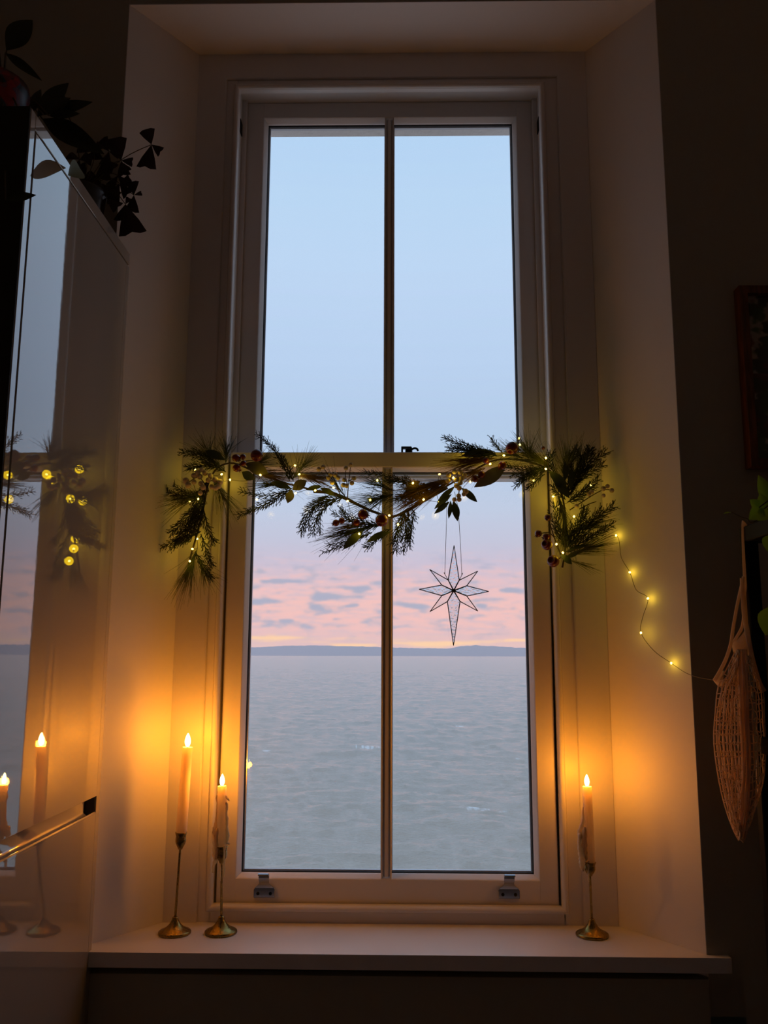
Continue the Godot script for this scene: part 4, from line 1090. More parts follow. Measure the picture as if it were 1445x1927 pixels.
# ------------------------------------------------------------------ string of tiny lamps
func string_lights() -> void:
	var t := thing("string_lights", "string of tiny warm lamps wound through the garland and trailing down the right reveal", "fairy lights", Vector3(0, 1.9, 0.05))
	var bulbs := [Vector3(-0.446, 1.6859, 0.072), Vector3(-0.4464, 1.7164, 0.05), Vector3(-0.4411, 1.7424, 0.03), Vector3(-0.4583, 1.8285, 0.045), Vector3(-0.4351, 1.8307, 0.06), Vector3(-0.4477, 1.9028, 0.05), Vector3(-0.3807, 1.8862, 0.072), Vector3(-0.3707, 1.8834, 0.022), Vector3(-0.2914, 1.8843, 0.072), Vector3(-0.2983, 1.8274, 0.072), Vector3(-0.2177, 1.916, 0.03), Vector3(-0.2037, 1.8887, 0.06), Vector3(-0.21, 1.8422, 0.072), Vector3(-0.1651, 1.8484, 0.072), Vector3(-0.1233, 1.8546, 0.072), Vector3(-0.0908, 1.8238, 0.072), Vector3(-0.0636, 1.7487, 0.072), Vector3(0.0042, 1.7908, 0.072), Vector3(0.0241, 1.7701, 0.072), Vector3(-0.0401, 1.8302, 0.05), Vector3(-0.0238, 1.8764, 0.05), Vector3(0.058, 1.8657, 0.072), Vector3(0.0821, 1.8275, 0.072), Vector3(0.1181, 1.8253, 0.05), Vector3(0.1203, 1.8929, 0.04), Vector3(0.1502, 1.8781, 0.072), Vector3(0.1906, 1.8726, 0.05), Vector3(0.1839, 1.9483, 0.006), Vector3(0.2257, 1.9524, 0.016), Vector3(0.2348, 1.9103, 0.072), Vector3(0.2661, 1.9302, 0.072), Vector3(0.3062, 1.9606, 0.05), Vector3(0.309, 1.9835, 0.02), Vector3(0.3383, 1.8784, 0.04), Vector3(0.3611, 1.8985, 0.072), Vector3(0.3618, 1.924, 0.072), Vector3(0.3847, 1.8437, 0.025), Vector3(0.3954, 1.819, 0.03), Vector3(0.4696, 1.8672, 0.04), Vector3(0.4437, 1.7876, 0.04), Vector3(0.4215, 1.7886, 0.072), Vector3(0.3802, 1.7257, 0.072), Vector3(0.3939, 1.7065, 0.072)] + [Vector3(0.5205, 1.7491, 0.0474), Vector3(0.5408, 1.6622, 0.0749), Vector3(0.5672, 1.6019, 0.1132), Vector3(0.5498, 1.5276, 0.11), Vector3(0.598, 1.4636, 0.1542)]
	var led := new_st()
	lathe(led, [Vector2(0.0, -0.0026), Vector2(0.0014, -0.0022), Vector2(0.0022, -0.0008), Vector2(0.0022, 0.0008), Vector2(0.0015, 0.0022), Vector2(0.0, 0.0028)], 10, Transform3D())
	led.generate_normals()
	var mesh := led.commit()
	var path := []
	for i in bulbs.size():
		var p: Vector3 = bulbs[i]
		var o := put_mesh("bulb", mesh, M.led, t, p)
		o.basis = basis_along(Vector3(rng.randf_range(-1, 1), rng.randf_range(-1, 1), rng.randf_range(-0.3, 0.3)))
		glow_light("bulb_light", p, t, LED_ENERGY, LED_COLOUR, 0.003)
		if path.size():
			var q: Vector3 = path[-1]
			var mid := q.lerp(p, 0.5) + Vector3(rng.randf_range(-0.012, 0.012), rng.randf_range(-0.012, 0.008), rng.randf_range(-0.008, 0.008))
			if i > 43:
				mid.z = (q.z + p.z) * 0.5
				mid.x = minf(mid.x, 0.49 + 0.722 * mid.z)
			path.append(mid)
		path.append(p)
	path += [Vector3(0.612, 1.4448, 0.2), Vector3(0.6214, 1.4366, 0.25), Vector3(0.6272, 1.4333, 0.318)]
	var st := new_st()
	tube(st, smooth_path(path, 5), [0.0006, 0.0006], 5)
	put("wire", st, M.wire, t)

const LED_COLOUR := Color(1.0, 0.82, 0.04)

# ------------------------------------------------------------------ glass star
func star() -> void:
	var z := 0.012
	var c := Vector3(0.1522, 1.6252, 0.012)
	var t := thing("star_ornament", "eight-pointed leaded glass star hanging on twine before the right lower pane", "ornament", c)
	var tips := [Vector3(0.154, 1.7299, 0.012), Vector3(0.2083, 1.6705, 0.012), Vector3(0.233, 1.6235, 0.012), Vector3(0.207, 1.5785, 0.012), Vector3(0.1506, 1.5, 0.012), Vector3(0.0974, 1.577, 0.012), Vector3(0.0725, 1.6281, 0.012), Vector3(0.0972, 1.674, 0.012)]
	var ins := [Vector3(0.1652, 1.6491, 0.012), Vector3(0.1825, 1.6365, 0.012), Vector3(0.1822, 1.6129, 0.012), Vector3(0.1666, 1.6005, 0.012), Vector3(0.1375, 1.6001, 0.012), Vector3(0.1248, 1.6136, 0.012), Vector3(0.125, 1.638, 0.012), Vector3(0.1398, 1.6496, 0.012)]
	var came := new_st()
	for k in 8:
		var a: Vector3 = ins[(k + 7) % 8]
		var b: Vector3 = ins[k]
		var tip: Vector3 = tips[k]
		var st := new_st()
		if k % 2 == 0:
			# hammered glass: a thin slab whose faces ripple
			var n := 64
			var nz := FastNoiseLite.new()
			nz.seed = 40 + k
			nz.frequency = 130.0
			nz.fractal_octaves = 2
			var front := []
			var back := []
			for i in n + 1:
				var u := float(i) / n
				var l: Vector3
				var r: Vector3
				var knee := 0.0
				knee = ((a + b) * 0.5 - c).length() / (tip - c).length()
				if u < knee:
					l = c.lerp(a, u / knee)
					r = c.lerp(b, u / knee)
				else:
					l = a.lerp(tip, (u - knee) / (1.0 - knee))
					r = b.lerp(tip, (u - knee) / (1.0 - knee))
				var fr := []
				var br := []
				for j in 17:
					var p := l.lerp(r, j / 16.0)
					fr.append(p + Vector3(0, 0, 0.0016 + 0.0013 * nz.get_noise_2d(p.x * 0.8, p.y * 2.2)))
					br.append(p + Vector3(0, 0, -0.0016))
				front.append(fr)
				back.append(br)
			for i in n:
				for j in 16:
					quad(st, front[i][j], front[i][j + 1], front[i + 1][j + 1], front[i + 1][j])
					quad(st, back[i][j], back[i + 1][j], back[i + 1][j + 1], back[i][j + 1])
			put("hammered_pane", st, M.hammered_glass, t)
		else:
			st.set_smooth_group(-1)
			quad(st, c, a, tip, b)
			put("clear_pane", st, M.clear_glass, t)
		tube(came, [c, b], [0.0016, 0.0012], 8)
		tube(came, [a, tip], [0.0011, 0.0009], 8)
		tube(came, [b, tip], [0.0011, 0.0009], 8)
	ball(came, c, 0.0042, 12, Vector3(1, 1, 0.7))
	for q in [[Vector3(0.1398, 1.6496, 0.012), Vector3(0.1322, 1.6631, 0.012), Vector3(0.1304, 1.6674, 0.012), Vector3(0.1328, 1.665, 0.012)], [Vector3(0.1652, 1.6491, 0.012), Vector3(0.1714, 1.6614, 0.012), Vector3(0.1733, 1.6663, 0.012), Vector3(0.1708, 1.6626, 0.012)]]:
		tube(came, q, [0.0007, 0.0007], 6)
	put("leading", came, M.came, t)
	var st2 := new_st()
	tube(st2, smooth_path([Vector3(0.1322, 1.6637, 0.013), Vector3(0.1345, 1.7254, 0.013), Vector3(0.1368, 1.7816, 0.013), Vector3(0.1384, 1.8231, 0.013), Vector3(0.1449, 1.8572, 0.013)], 3), [0.0006, 0.0006], 5)
	tube(st2, smooth_path([Vector3(0.1714, 1.6625, 0.013), Vector3(0.169, 1.7255, 0.013), Vector3(0.1665, 1.7816, 0.013), Vector3(0.1632, 1.8231, 0.013), Vector3(0.1561, 1.8572, 0.013)], 3), [0.0006, 0.0006], 5)
	for p in [Vector3(0.1316, 1.6649, 0.013), Vector3(0.172, 1.6637, 0.013)]:
		ball(st2, p, 0.0016, 8)
	put("twine", st2, M.twine, t)
	# the little peg on the rail above
	var st3 := new_st()
	var b0 := Vector3(Vector3(0.1548, 1.9607, -0.03).x, 1.9585, -0.03)
	lathe(st3, [Vector2(0.0, 0.0), Vector2(0.0020, 0.0), Vector2(0.0016, 0.005), Vector2(0.0014, 0.008), Vector2(0.0024, 0.009), Vector2(0.0024, 0.0105), Vector2(0.0, 0.011)], 12, Transform3D(Basis(), b0))
	tag(put("push_pin", st3, M.teal_plastic), "tiny teal peg standing on the middle rail beside the garland", "pin")

# ------------------------------------------------------------------ plants on the cabinet
func cabinet_plants() -> void:
	var top := 2.372
	# broad-leaved plant in a painted pot
	var b := Vector3(-0.762, top, 0.50)
	var t := thing("potted_plant", "dark broad-leaved plant in a red and blue painted pot on top of the tall cabinet", "plant", b, "plants on the cabinet")
	var st := new_st()
	lathe(st, [Vector2(0.0, 0.0), Vector2(0.045, 0.0), Vector2(0.052, 0.01), Vector2(0.064, 0.17), Vector2(0.068, 0.18), Vector2(0.066, 0.195), Vector2(0.060, 0.194), Vector2(0.058, 0.175), Vector2(0.0, 0.17)], 32, Transform3D(Basis(), b))
	put("pot", st, M.painted_pot, t)
	var stems := new_st()
	var heart := b + Vector3(0.02, 0.175, 0)
	for q in [[[Vector3(-0.7621, 2.6727, 0.46), Vector3(-0.7142, 2.7403, 0.46)], 0.055, 0.55], [[Vector3(-0.7535, 2.6514, 0.48), Vector3(-0.6762, 2.5902, 0.48)], 0.022, 0.5], [[Vector3(-0.7122, 2.5466, 0.44), Vector3(-0.6956, 2.6005, 0.44)], 0.024, 0.5], [[Vector3(-0.7081, 2.5531, 0.42), Vector3(-0.6489, 2.6288, 0.42)], 0.042, 0.55], [[Vector3(-0.6981, 2.5737, 0.4), Vector3(-0.6051, 2.5994, 0.4)], 0.030, 0.6], [[Vector3(-0.6954, 2.5577, 0.42), Vector3(-0.6425, 2.5953, 0.42)], 0.030, 0.5], [[Vector3(-0.6709, 2.5348, 0.45), Vector3(-0.6094, 2.539, 0.45)], 0.022, 0.5], [[Vector3(-0.7244, 2.5889, 0.36), Vector3(-0.5893, 2.5075, 0.36)], 0.056, 0.6], [[Vector3(-0.6773, 2.4595, 0.55), Vector3(-0.7025, 2.3983, 0.55)], 0.02, 0.5], [[Vector3(-0.5906, 2.1807, 0.76), Vector3(-0.5425, 2.1876, 0.76)], 0.018, 0.4], [[Vector3(-0.7679, 2.6826, 0.5), Vector3(-0.7927, 2.7297, 0.5)], 0.05, 0.5], [[Vector3(-0.7458, 2.5331, 0.5), Vector3(-0.7837, 2.4884, 0.5)], 0.04, 0.5]]:
		st = new_st()
		leaf(st, q[0][0], q[0][1], q[1] * 0.82, Vector3(0.25, -0.35, 1.0), 0.45, 0.06, 0.25, 10)
		put("leaf", st, M.broad_leaf, t)
		tube(stems, smooth_path([heart, heart.lerp(q[0][0], 0.55) + Vector3(0, 0.02, 0), q[0][0]], 4), [0.0022, 0.0014], 5)
	# one paler leaf hangs over the front edge
	st = new_st()
	leaf(st, Vector3(-0.57, 2.3735, 0.5295), Vector3(-0.55, 2.3001, 0.6273), 0.035, Vector3(0.9, 0.1, 0.5), 0.5, 0.05, 0.2)
	put("leaf", st, M.broad_leaf_pale, t)
	put("stem", stems, M.plant_stem, t)
	# purple shamrock in a dark pot at the window end
	b = Vector3(-0.665, top, 0.285)
	t = thing("potted_plant", "purple-leaved shamrock trailing over the window end of the tall cabinet", "plant", b, "plants on the cabinet")
	st = new_st()
	lathe(st, [Vector2(0.0, 0.0), Vector2(0.042, 0.0), Vector2(0.054, 0.08), Vector2(0.057, 0.085), Vector2(0.055, 0.093), Vector2(0.050, 0.09), Vector2(0.0, 0.085)], 28, Transform3D(Basis(), b))
	put("pot", st, M.dark_pot, t)
	stems = new_st()
	heart = b + Vector3(0, 0.09, 0)
	# centre of each trefoil and the tips of its three leaflets
	for q in [[Vector3(-0.5384, 2.6246, 0.21), Vector3(-0.5525, 2.6645, 0.21), Vector3(-0.5515, 2.5694, 0.21), Vector3(-0.5169, 2.606, 0.21)], [Vector3(-0.5952, 2.567, 0.24), Vector3(-0.6138, 2.6242, 0.24), Vector3(-0.5699, 2.5642, 0.24), Vector3(-0.5885, 2.5309, 0.24)], [Vector3(-0.5689, 2.4948, 0.22), Vector3(-0.5754, 2.5285, 0.22), Vector3(-0.574, 2.4551, 0.22), Vector3(-0.5524, 2.5012, 0.22)], [Vector3(-0.5835, 2.4675, 0.23), Vector3(-0.5908, 2.4269, 0.23), Vector3(-0.5645, 2.3989, 0.23), Vector3(-0.576, 2.4828, 0.23)], [Vector3(-0.6272, 2.5575, 0.26), Vector3(-0.6579, 2.5756, 0.26), Vector3(-0.6035, 2.5343, 0.26), Vector3(-0.6304, 2.5091, 0.26)], [Vector3(-0.6299, 2.5003, 0.26), Vector3(-0.6663, 2.5195, 0.26), Vector3(-0.5986, 2.466, 0.26), Vector3(-0.6508, 2.4563, 0.26)], [Vector3(-0.5968, 2.525, 0.25), Vector3(-0.574, 2.4968, 0.25), Vector3(-0.5792, 2.5505, 0.25), Vector3(-0.6155, 2.4996, 0.25)], [Vector3(-0.6442, 2.5642, 0.28), Vector3(-0.6767, 2.5784, 0.28), Vector3(-0.6603, 2.539, 0.28), Vector3(-0.6278, 2.5831, 0.28)], [Vector3(-0.66, 2.5135, 0.27), Vector3(-0.6846, 2.4948, 0.27), Vector3(-0.6756, 2.5389, 0.27), Vector3(-0.6396, 2.4857, 0.27)], [Vector3(-0.5958, 2.5117, 0.24), Vector3(-0.6138, 2.4723, 0.24), Vector3(-0.5765, 2.4848, 0.24), Vector3(-0.5739, 2.5257, 0.24)], [Vector3(-0.6051, 2.4491, 0.29), Vector3(-0.6263, 2.4172, 0.29), Vector3(-0.5785, 2.4267, 0.29), Vector3(-0.6113, 2.4764, 0.29)], [Vector3(-0.6202, 2.5829, 0.25), Vector3(-0.6398, 2.6128, 0.25), Vector3(-0.5972, 2.5763, 0.25), Vector3(-0.6291, 2.5508, 0.25)], [Vector3(-0.6642, 2.533, 0.3), Vector3(-0.6905, 2.5457, 0.3), Vector3(-0.6739, 2.502, 0.3), Vector3(-0.6465, 2.5454, 0.3)], [Vector3(-0.713, 2.6655, 0.31), Vector3(-0.7257, 2.6466, 0.31), Vector3(-0.6916, 2.659, 0.31), Vector3(-0.7045, 2.6782, 0.31)]]:
		for k in range(1, 4):
			var d: Vector3 = q[k] - q[0]
			var face := Vector3(rng.randf_range(-0.3, 0.3), rng.randf_range(-0.5, 0.2), 1)
			st = new_st()
			var s := d.cross(face).normalized()
			var n := d.cross(s).normalized()
			var w := d.length() * 0.46
			# triangular leaflet folded along the middle
			var e := [q[0], q[0] + d * 0.55 - s * w * 0.62 + n * w * 0.15, q[0] + d * 0.96 - s * w * 0.95 + n * w * 0.3, q[0] + d * 1.02 - s * w * 0.5 + n * w * 0.16, q[0] + d * 0.97, q[0] + d * 1.02 + s * w * 0.5 + n * w * 0.16, q[0] + d * 0.96 + s * w * 0.95 + n * w * 0.3, q[0] + d * 0.55 + s * w * 0.62 + n * w * 0.15]
			for i in range(1, 7):
				tri(st, e[0], e[i], e[i + 1])
			put("leaflet", st, M.oxalis, t)
		tube(stems, smooth_path([heart, heart.lerp(q[0], 0.5) + Vector3(0.01, 0.03, -0.01), q[0]], 5), [0.0012, 0.0009], 5)
	put("stem", stems, M.plant_stem, t)

# ------------------------------------------------------------------ right-hand side
func picture() -> void:
	var t := thing("framed_picture", "dark printed picture in a reddish wooden frame on the wall at the right", "picture", Vector3(0.95, 1.87, ZF))
	var x0 := 0.769
	var x1 := 1.12
	var y0 := 1.873
	var y1 := 2.279
	var st := flat_st()
	rect_frame(st, x0, x1, y0, y1, [Vector2(0.0, ZF), Vector2(0.0, ZF + 0.030), Vector2(0.001, ZF + 0.031), Vector2(0.017, ZF + 0.031), Vector2(0.018, ZF + 0.030), Vector2(0.018, ZF + 0.014)])
	put("frame", st, M.frame_wood, t)
	st = flat_st()
	box(st, Vector3(x0 + 0.004, y0 + 0.004, ZF + 0.001), Vector3(x1 - 0.004, y1 - 0.004, ZF + 0.014))
	put("print", st, M.art, t)
	st = flat_st()
	quad(st, Vector3(x0 + 0.012, y0 + 0.012, ZF + 0.018), Vector3(x1 - 0.012, y0 + 0.012, ZF + 0.018), Vector3(x1 - 0.012, y1 - 0.012, ZF + 0.018), Vector3(x0 + 0.012, y1 - 0.012, ZF + 0.018))
	put("glass", st, M.pane, t)

func art_texture() -> ImageTexture:
	# dim blots of plum, grey and leaf green on near black
	var n := FastNoiseLite.new()
	n.seed = 90
	n.frequency = 0.028
	n.fractal_octaves = 4
	var n2 := FastNoiseLite.new()
	n2.seed = 91
	n2.frequency = 0.02
	var im := Image.create_empty(192, 224, false, Image.FORMAT_RGB8)
	for y in 224:
		for x in 192:
			var a := n.get_noise_2d(x, y)
			var b := n2.get_noise_2d(x, y)
			var c := Color(0.16, 0.15, 0.15)
			c = c.lerp(Color(0.60, 0.56, 0.54), smoothstep(0.05, 0.25, a))
			c = c.lerp(Color(0.34, 0.12, 0.14), smoothstep(0.1, 0.3, b) * 0.8)
			c = c.lerp(Color(0.12, 0.26, 0.12), smoothstep(0.12, 0.3, -b) * 0.8)
			im.set_pixel(x, y, c)
	return ImageTexture.create_from_image(im)

func shelf_and_plant() -> void:
	var t := thing("plant_stand", "black metal plant stand against the wall at the right edge", "plant stand", Vector3(0.755, 0, 0.2))
	var c := Vector3(0.6992, 1.7288, 0.3)
	for q in [[c.x, 0.313], [c.x, 0.71], [1.16, 0.313], [1.16, 0.71]]:
		var st := flat_st()
		box(st, Vector3(q[0], 0, q[1] - 0.013), Vector3(q[0] + 0.026, c.y, q[1] + 0.013), 0.002)
		put("post", st, M.black_iron, t)
	for y in [c.y - 0.030, 1.30, 0.62]:
		var st := flat_st()
		box(st, Vector3(c.x, y, 0.30), Vector3(1.186, y + 0.030, 0.723), 0.002)
		put("shelf_board", st, M.black_iron, t)
	# pothos on the top board
	var b := Vector3(0.875, Vector3(0.6992, 1.7288, 0.3).y, 0.46)
	t = thing("pothos_plant", "bright green pothos leaning over the top of the black plant stand", "plant", b)
	var st2 := new_st()
	lathe(st2, [Vector2(0.0, 0.0), Vector2(0.045, 0.0), Vector2(0.055, 0.08), Vector2(0.058, 0.085), Vector2(0.056, 0.09), Vector2(0.05, 0.088), Vector2(0.0, 0.08)], 28, Transform3D(Basis(), b))
	put("pot", st2, M.dark_pot, t)
	var stems := new_st()
	var heart := b + Vector3(0, 0.085, 0)
	for q in [[[Vector3(0.7069, 1.7551, 0.43), Vector3(0.6901, 1.809, 0.43)], 0.026], [[Vector3(0.6896, 1.7379, 0.45), Vector3(0.6823, 1.7712, 0.45)], 0.022], [[Vector3(0.6827, 1.7401, 0.46), Vector3(0.6549, 1.7207, 0.46)], 0.028], [[Vector3(0.6702, 1.7413, 0.47), Vector3(0.6551, 1.7558, 0.47)], 0.018], [[Vector3(0.6911, 1.7382, 0.46), Vector3(0.6699, 1.7188, 0.46)], 0.026], [[Vector3(0.7182, 1.7599, 0.42), Vector3(0.7357, 1.8, 0.42)], 0.04], [[Vector3(0.6949, 1.7253, 0.48), Vector3(0.7123, 1.7062, 0.48)], 0.05]]:
		var st := new_st()
		leaf(st, q[0][0], q[0][1], q[1], Vector3(-0.3, 0.1, 1), 0.38, 0.08, 0.3)
		put("leaf", st, M.pothos, t)
		tube(stems, smooth_path([heart, heart.lerp(q[0][0], 0.5) + Vector3(0, 0.03, 0), q[0][0]], 4), [0.0016, 0.0012], 5)
	var st3 := new_st()
	leaf(st3, Vector3(0.6322, 1.7376, 0.44), Vector3(0.6175, 1.7346, 0.44), 0.006, Vector3(0, 1, 0.6), 0.5)
	put("leaf", st3, M.pothos, t)
	tube(stems, smooth_path([heart, Vector3(0.6796, 1.7227, 0.46), Vector3(0.6552, 1.7243, 0.45), Vector3(0.6322, 1.7376, 0.44)], 5), [0.0012, 0.0008], 5)
	put("stem", stems, M.plant_stem, t)
	# a second plant on the middle board: only one leaf shows
	b = Vector3(0.90, 1.326, 0.42)
	t = thing("potted_plant", "leafy plant in a copper-rimmed pot on the middle board of the black stand", "plant", b)
	st2 = new_st()
	lathe(st2, [Vector2(0.0, 0.0), Vector2(0.06, 0.0), Vector2(0.075, 0.20)], 30, Transform3D(Basis(), b))
	put("pot", st2, M.dark_pot, t)
	st2 = new_st()
	lathe(st2, [Vector2(0.0755, 0.195), Vector2(0.0775, 0.198), Vector2(0.0775, 0.216), Vector2(0.0755, 0.218), Vector2(0.070, 0.216), Vector2(0.069, 0.19), Vector2(0.0, 0.18)], 30, Transform3D(Basis(), b))
	put("pot_rim", st2, M.copper, t)
	stems = new_st()
	for q in [[[Vector3(0.6678, 1.5645, 0.5), Vector3(0.6543, 1.5137, 0.5)], 0.036], [[Vector3(0.6879, 1.692, 0.48), Vector3(0.6773, 1.6589, 0.48)], 0.03], [[Vector3(0.7199, 1.69, 0.46), Vector3(0.7409, 1.7189, 0.46)], 0.04]]:
		var st := new_st()
		leaf(st, q[0][0], q[0][1], q[1], Vector3(-0.5, 0.1, 1), 0.42, 0.08, 0.2)
		put("leaf", st, M.pothos, t)
		tube(stems, smooth_path([b + Vector3(0, 0.18, 0), q[0][0] + Vector3(0.02, 0.02, 0), q[0][0]], 5), [0.0016, 0.0012], 5)
	put("stem", stems, M.plant_stem, t)

func ribbon(st: SurfaceTool, pts: Array, w: float, thick: float) -> void:
	tube(st, smooth_path(pts, 6), [w * 0.5, w * 0.5], 8, thick / w)

func net_bag() -> void:
	var t := thing("net_bag", "cream cotton net shopping bag hanging by its strap from the black stand", "bag", Vector3(0.7032, 1.7175, 0.32))
	var z := 0.235
	var st := new_st()
	# strap: over the stand's corner, then two limbs down to the mouth
	tube(st, smooth_path([Vector3(0.7066, 1.7376, 0.312), Vector3(0.7011, 1.7298, 0.322), Vector3(0.6991, 1.6983, 0.322), Vector3(0.6974, 1.6567, 0.322), Vector3(0.6961, 1.6206, 0.322), Vector3(0.6924, 1.5949, 0.322)], 6), [0.0070, 0.0078, 0.0082, 0.0080, 0.0065, 0.0045], 8, 0.22)
	tube(st, smooth_path([Vector3(0.6921, 1.6305, 0.326), Vector3(0.6817, 1.5946, 0.326), Vector3(0.6736, 1.564, 0.326), Vector3(0.6653, 1.5286, 0.326), Vector3(0.6596, 1.5014, 0.326), Vector3(0.6488, 1.4734, 0.326), Vector3(0.6365, 1.4514, 0.326), Vector3(0.6243, 1.4326, 0.326)], 6), [0.003, 0.0038], 8, 0.4)
	tube(st, smooth_path([Vector3(0.6873, 1.6271, 0.33), Vector3(0.6865, 1.5842, 0.33), Vector3(0.6876, 1.5538, 0.33), Vector3(0.6907, 1.5235, 0.33), Vector3(0.6938, 1.4935, 0.33), Vector3(0.6987, 1.4617, 0.33), Vector3(0.7065, 1.4291, 0.33), Vector3(0.7143, 1.4124, 0.33)], 6), [0.0042, 0.0046, 0.0060], 8, 0.4)
	tube(st, smooth_path([Vector3(0.6958, 1.6057, 0.315), Vector3(0.6932, 1.5646, 0.315), Vector3(0.6883, 1.5361, 0.315), Vector3(0.678, 1.5178, 0.315), Vector3(0.668, 1.5036, 0.315)], 6), [0.0035, 0.0030], 8, 0.4)
	tube(st, smooth_path([Vector3(0.7037, 1.616, 0.315), Vector3(0.7024, 1.5647, 0.315), Vector3(0.7011, 1.5138, 0.315), Vector3(0.7005, 1.4735, 0.315)], 6), [0.0060, 0.0040], 8, 0.25)
	put("strap", st, M.cotton_band, t)
	# cloth mouth, folded
	st = new_st()
	var rim := [Vector3(0.6632, 1.5015, 0.322), Vector3(0.6748, 1.5096, 0.322), Vector3(0.6867, 1.5217, 0.322), Vector3(0.6947, 1.5359, 0.322)]
	var hem := [Vector3(0.6647, 1.4854, 0.326), Vector3(0.6728, 1.4875, 0.326), Vector3(0.6838, 1.4855, 0.326), Vector3(0.6953, 1.4775, 0.326)]
	for i in 3:
		quad(st, hem[i], hem[i + 1], rim[i + 1], rim[i])
		quad(st, hem[i] + Vector3(0, 0, -0.003), rim[i] + Vector3(0, 0, -0.003), rim[i + 1] + Vector3(0, 0, -0.003), hem[i + 1] + Vector3(0, 0, -0.003))
	put("cloth_hem", st, M.cotton_band, t)
	st = new_st()
	var ear := [Vector3(0.624, 1.4325, 0.324), Vector3(0.6349, 1.4474, 0.324), Vector3(0.6442, 1.4514, 0.324), Vector3(0.6405, 1.4237, 0.324), Vector3(0.6324, 1.4217, 0.324)]
	for i in range(1, 4):
		tri(st, ear[0], ear[i], ear[i + 1])
	for i in range(1, 4):
		tri(st, ear[0] + Vector3(0, 0, -0.003), ear[i + 1] + Vector3(0, 0, -0.003), ear[i] + Vector3(0, 0, -0.003))
	put("cloth_hem", st, M.cotton_band, t)
	# gathered solid cords down the middle
	st = new_st()
	for k in 9:
		var off := Vector3((k - 4) * 0.0022, 0, 0.004 * cos(k * 1.3) + 0.006)
		var pts := []
		for p in [Vector3(0.6758, 1.4914, 0.332), Vector3(0.6754, 1.4537, 0.332), Vector3(0.6742, 1.4044, 0.332), Vector3(0.6731, 1.3557, 0.332), Vector3(0.6719, 1.3074, 0.332), Vector3(0.6688, 1.2596, 0.332), Vector3(0.6628, 1.2122, 0.332), Vector3(0.6568, 1.1793, 0.332), Vector3(0.6523, 1.154, 0.332)]:
			pts.append(p + off * (1.0 - 0.03 * pts.size()) + Vector3(rng.randf_range(-0.0012, 0.0012), 0, rng.randf_range(-0.001, 0.001)))
		tube(st, smooth_path(pts, 4), [0.0017, 0.0019, 0.0015], 6)
	put("gathered_cords", st, M.cotton, t)
	# the two halves of knotted net either side of the fold
	st = new_st()
	net_panel(st, [Vector3(0.6653, 1.4874, 0.33), Vector3(0.6528, 1.4635, 0.33), Vector3(0.6303, 1.4238, 0.33), Vector3(0.6215, 1.3748, 0.33), Vector3(0.6156, 1.3262, 0.33), Vector3(0.6177, 1.2781, 0.33), Vector3(0.6237, 1.2305, 0.33), Vector3(0.6322, 1.1928, 0.33), Vector3(0.642, 1.1629, 0.33), Vector3(0.6488, 1.148, 0.33)], [Vector3(0.6707, 1.4874, 0.334), Vector3(0.6702, 1.4636, 0.334), Vector3(0.6677, 1.4241, 0.334), Vector3(0.6656, 1.3752, 0.334), Vector3(0.6645, 1.3268, 0.334), Vector3(0.6634, 1.2788, 0.334), Vector3(0.6603, 1.2313, 0.334), Vector3(0.657, 1.1937, 0.334), Vector3(0.6541, 1.1637, 0.334), Vector3(0.6512, 1.1488, 0.334)], 7, 34, 0.012)
	net_panel(st, [Vector3(0.6738, 1.4835, 0.315), Vector3(0.6642, 1.4594, 0.315), Vector3(0.6437, 1.4214, 0.315), Vector3(0.6308, 1.3738, 0.315), Vector3(0.6259, 1.3248, 0.315), Vector3(0.628, 1.2763, 0.315), Vector3(0.634, 1.2283, 0.315), Vector3(0.6415, 1.1903, 0.315), Vector3(0.6495, 1.1601, 0.315), Vector3(0.6562, 1.1432, 0.315)], [Vector3(0.6868, 1.4835, 0.318), Vector3(0.6873, 1.4595, 0.318), Vector3(0.6869, 1.4236, 0.318), Vector3(0.6857, 1.3743, 0.318), Vector3(0.6826, 1.3254, 0.318), Vector3(0.6784, 1.277, 0.318), Vector3(0.6724, 1.229, 0.318), Vector3(0.6669, 1.191, 0.318), Vector3(0.6621, 1.1607, 0.318), Vector3(0.659, 1.1438, 0.318)], 8, 32, -0.008)
	net_panel(st, [Vector3(0.6812, 1.4815, 0.332), Vector3(0.6814, 1.4537, 0.332), Vector3(0.6808, 1.4143, 0.332), Vector3(0.6809, 1.3703, 0.332), Vector3(0.6801, 1.3267, 0.332), Vector3(0.6779, 1.2787, 0.332), Vector3(0.6719, 1.2311, 0.332), Vector3(0.6645, 1.1934, 0.332), Vector3(0.6588, 1.1653, 0.332), Vector3(0.6538, 1.1466, 0.332)], [Vector3(0.6953, 1.4736, 0.328), Vector3(0.7042, 1.4418, 0.328), Vector3(0.7142, 1.4123, 0.328), Vector3(0.7133, 1.3702, 0.328), Vector3(0.7123, 1.3265, 0.328), Vector3(0.7096, 1.2879, 0.328), Vector3(0.7031, 1.2497, 0.328), Vector3(0.6887, 1.2098, 0.328), Vector3(0.6726, 1.1739, 0.328), Vector3(0.6582, 1.1458, 0.328)], 5, 34, 0.010)
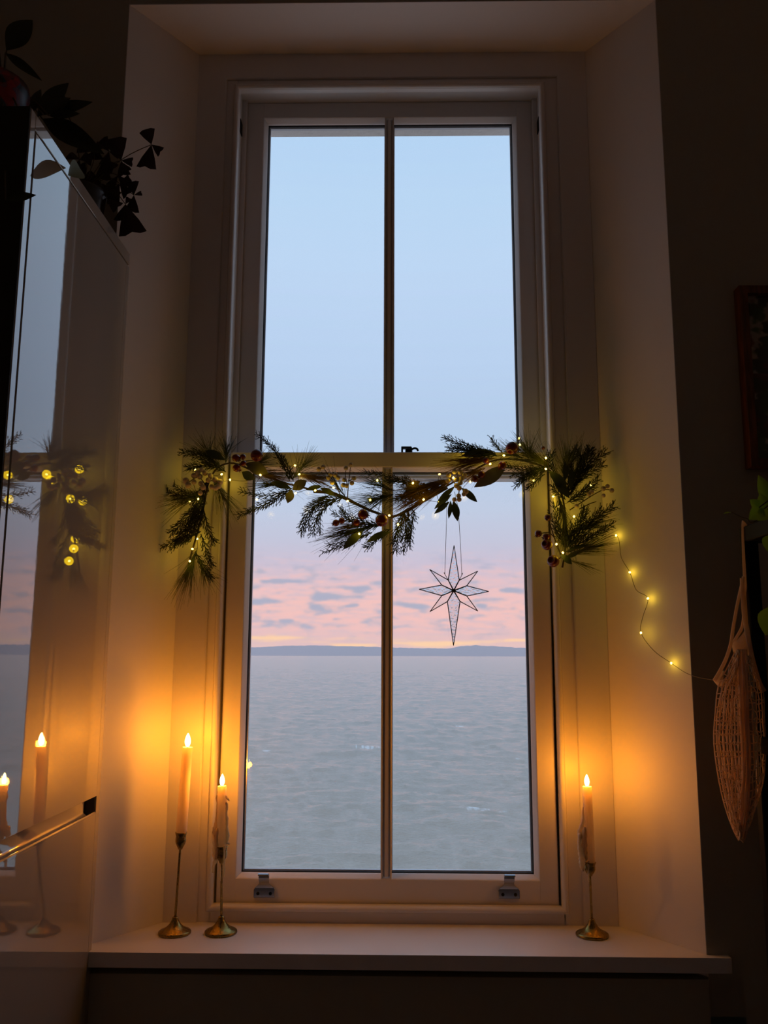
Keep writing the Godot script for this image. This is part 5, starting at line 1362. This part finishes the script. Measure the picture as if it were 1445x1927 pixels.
	net_panel(st, [Vector3(0.6974, 1.4235, 0.312), Vector3(0.7014, 1.3937, 0.312), Vector3(0.7035, 1.3641, 0.312), Vector3(0.7029, 1.3249, 0.312), Vector3(0.7003, 1.286, 0.312), Vector3(0.6983, 1.2571, 0.312), Vector3(0.6984, 1.2283, 0.312), Vector3(0.7024, 1.1996, 0.312)], [Vector3(0.7249, 1.4136, 0.312), Vector3(0.7296, 1.3938, 0.312), Vector3(0.7335, 1.3643, 0.312), Vector3(0.7348, 1.3251, 0.312), Vector3(0.7341, 1.2862, 0.312), Vector3(0.7307, 1.238, 0.312), Vector3(0.726, 1.1998, 0.312), Vector3(0.7181, 1.1713, 0.312)], 6, 28, 0.008)
	var o := put("net", st, M.cotton, t)
	o.set_meta("kind", "stuff")

func net_panel(st: SurfaceTool, left: Array, right: Array, nu: int, nv: int, bulge: float) -> void:
	var a := smooth_path(left, 6)
	var b := smooth_path(right, 6)
	var grid := []
	for i in nv + 1:
		var f := float(i) / nv
		var pa: Vector3 = a[int(f * (a.size() - 1))]
		var pb: Vector3 = b[int(f * (b.size() - 1))]
		var row := []
		for j in nu + 1:
			var u := float(j) / nu
			var p := pa.lerp(pb, u) + Vector3(0, 0, sin(PI * u) * bulge)
			if j > 0 and j < nu:
				p += Vector3(rng.randf_range(-0.0014, 0.0014), rng.randf_range(-0.002, 0.002) + (0.0022 if (i + j) % 2 == 0 else -0.0022), rng.randf_range(-0.002, 0.002))
			row.append(p)
		grid.append(row)
	for j in nu + 1:
		var pts := []
		for i in nv + 1:
			pts.append(grid[i][j])
		tube(st, pts, [0.0013, 0.0013], 4)
	for i in nv + 1:
		tube(st, grid[i], [0.0011, 0.0011], 4)

# ------------------------------------------------------------------
func _ready() -> void:
	rng.seed = 4711
	# camera
	var cam := Camera3D.new()
	cam.name = "camera"
	add_child(cam)
	cam.position = Vector3(0.0259, 1.479, 2.0)
	cam.basis = Basis(Vector3.UP, 0.0175) * Basis(Vector3.RIGHT, 0.1643) * Basis(Vector3.BACK, 0.0035)
	cam.fov = rad_to_deg(2.0 * atan(963.5 / 1620.25))
	cam.near = 0.05
	cam.far = 40000.0
	cam.current = true
	# sky at dusk, and the exposure
	var we := WorldEnvironment.new()
	we.name = "world_environment"
	var env := Environment.new()
	env.background_mode = Environment.BG_SKY
	var sm := PanoramaSkyMaterial.new()
	sm.panorama = make_sky()
	sm.energy_multiplier = SKY_ENERGY
	var sky := Sky.new()
	sky.sky_material = sm
	env.sky = sky
	env.tonemap_mode = Environment.TONE_MAPPER_LINEAR
	env.tonemap_exposure = EXPOSURE
	env.sdfgi_enabled = true
	env.ssao_enabled = true
	env.ssil_enabled = true
	we.environment = env
	add_child(we)
	make_materials()
	var art := mat("art", Color.WHITE, 0.8)
	art.albedo_texture = art_texture()
	art.uv1_triplanar = true
	art.uv1_scale = Vector3.ONE * 2.4
	# the large things first
	room()
	sea()
	hills()
	window()
	cabinet()
	candles()
	shelf_and_plant()
	picture()
	net_bag()
	cabinet_plants()
	garland()
	star()
	string_lights()
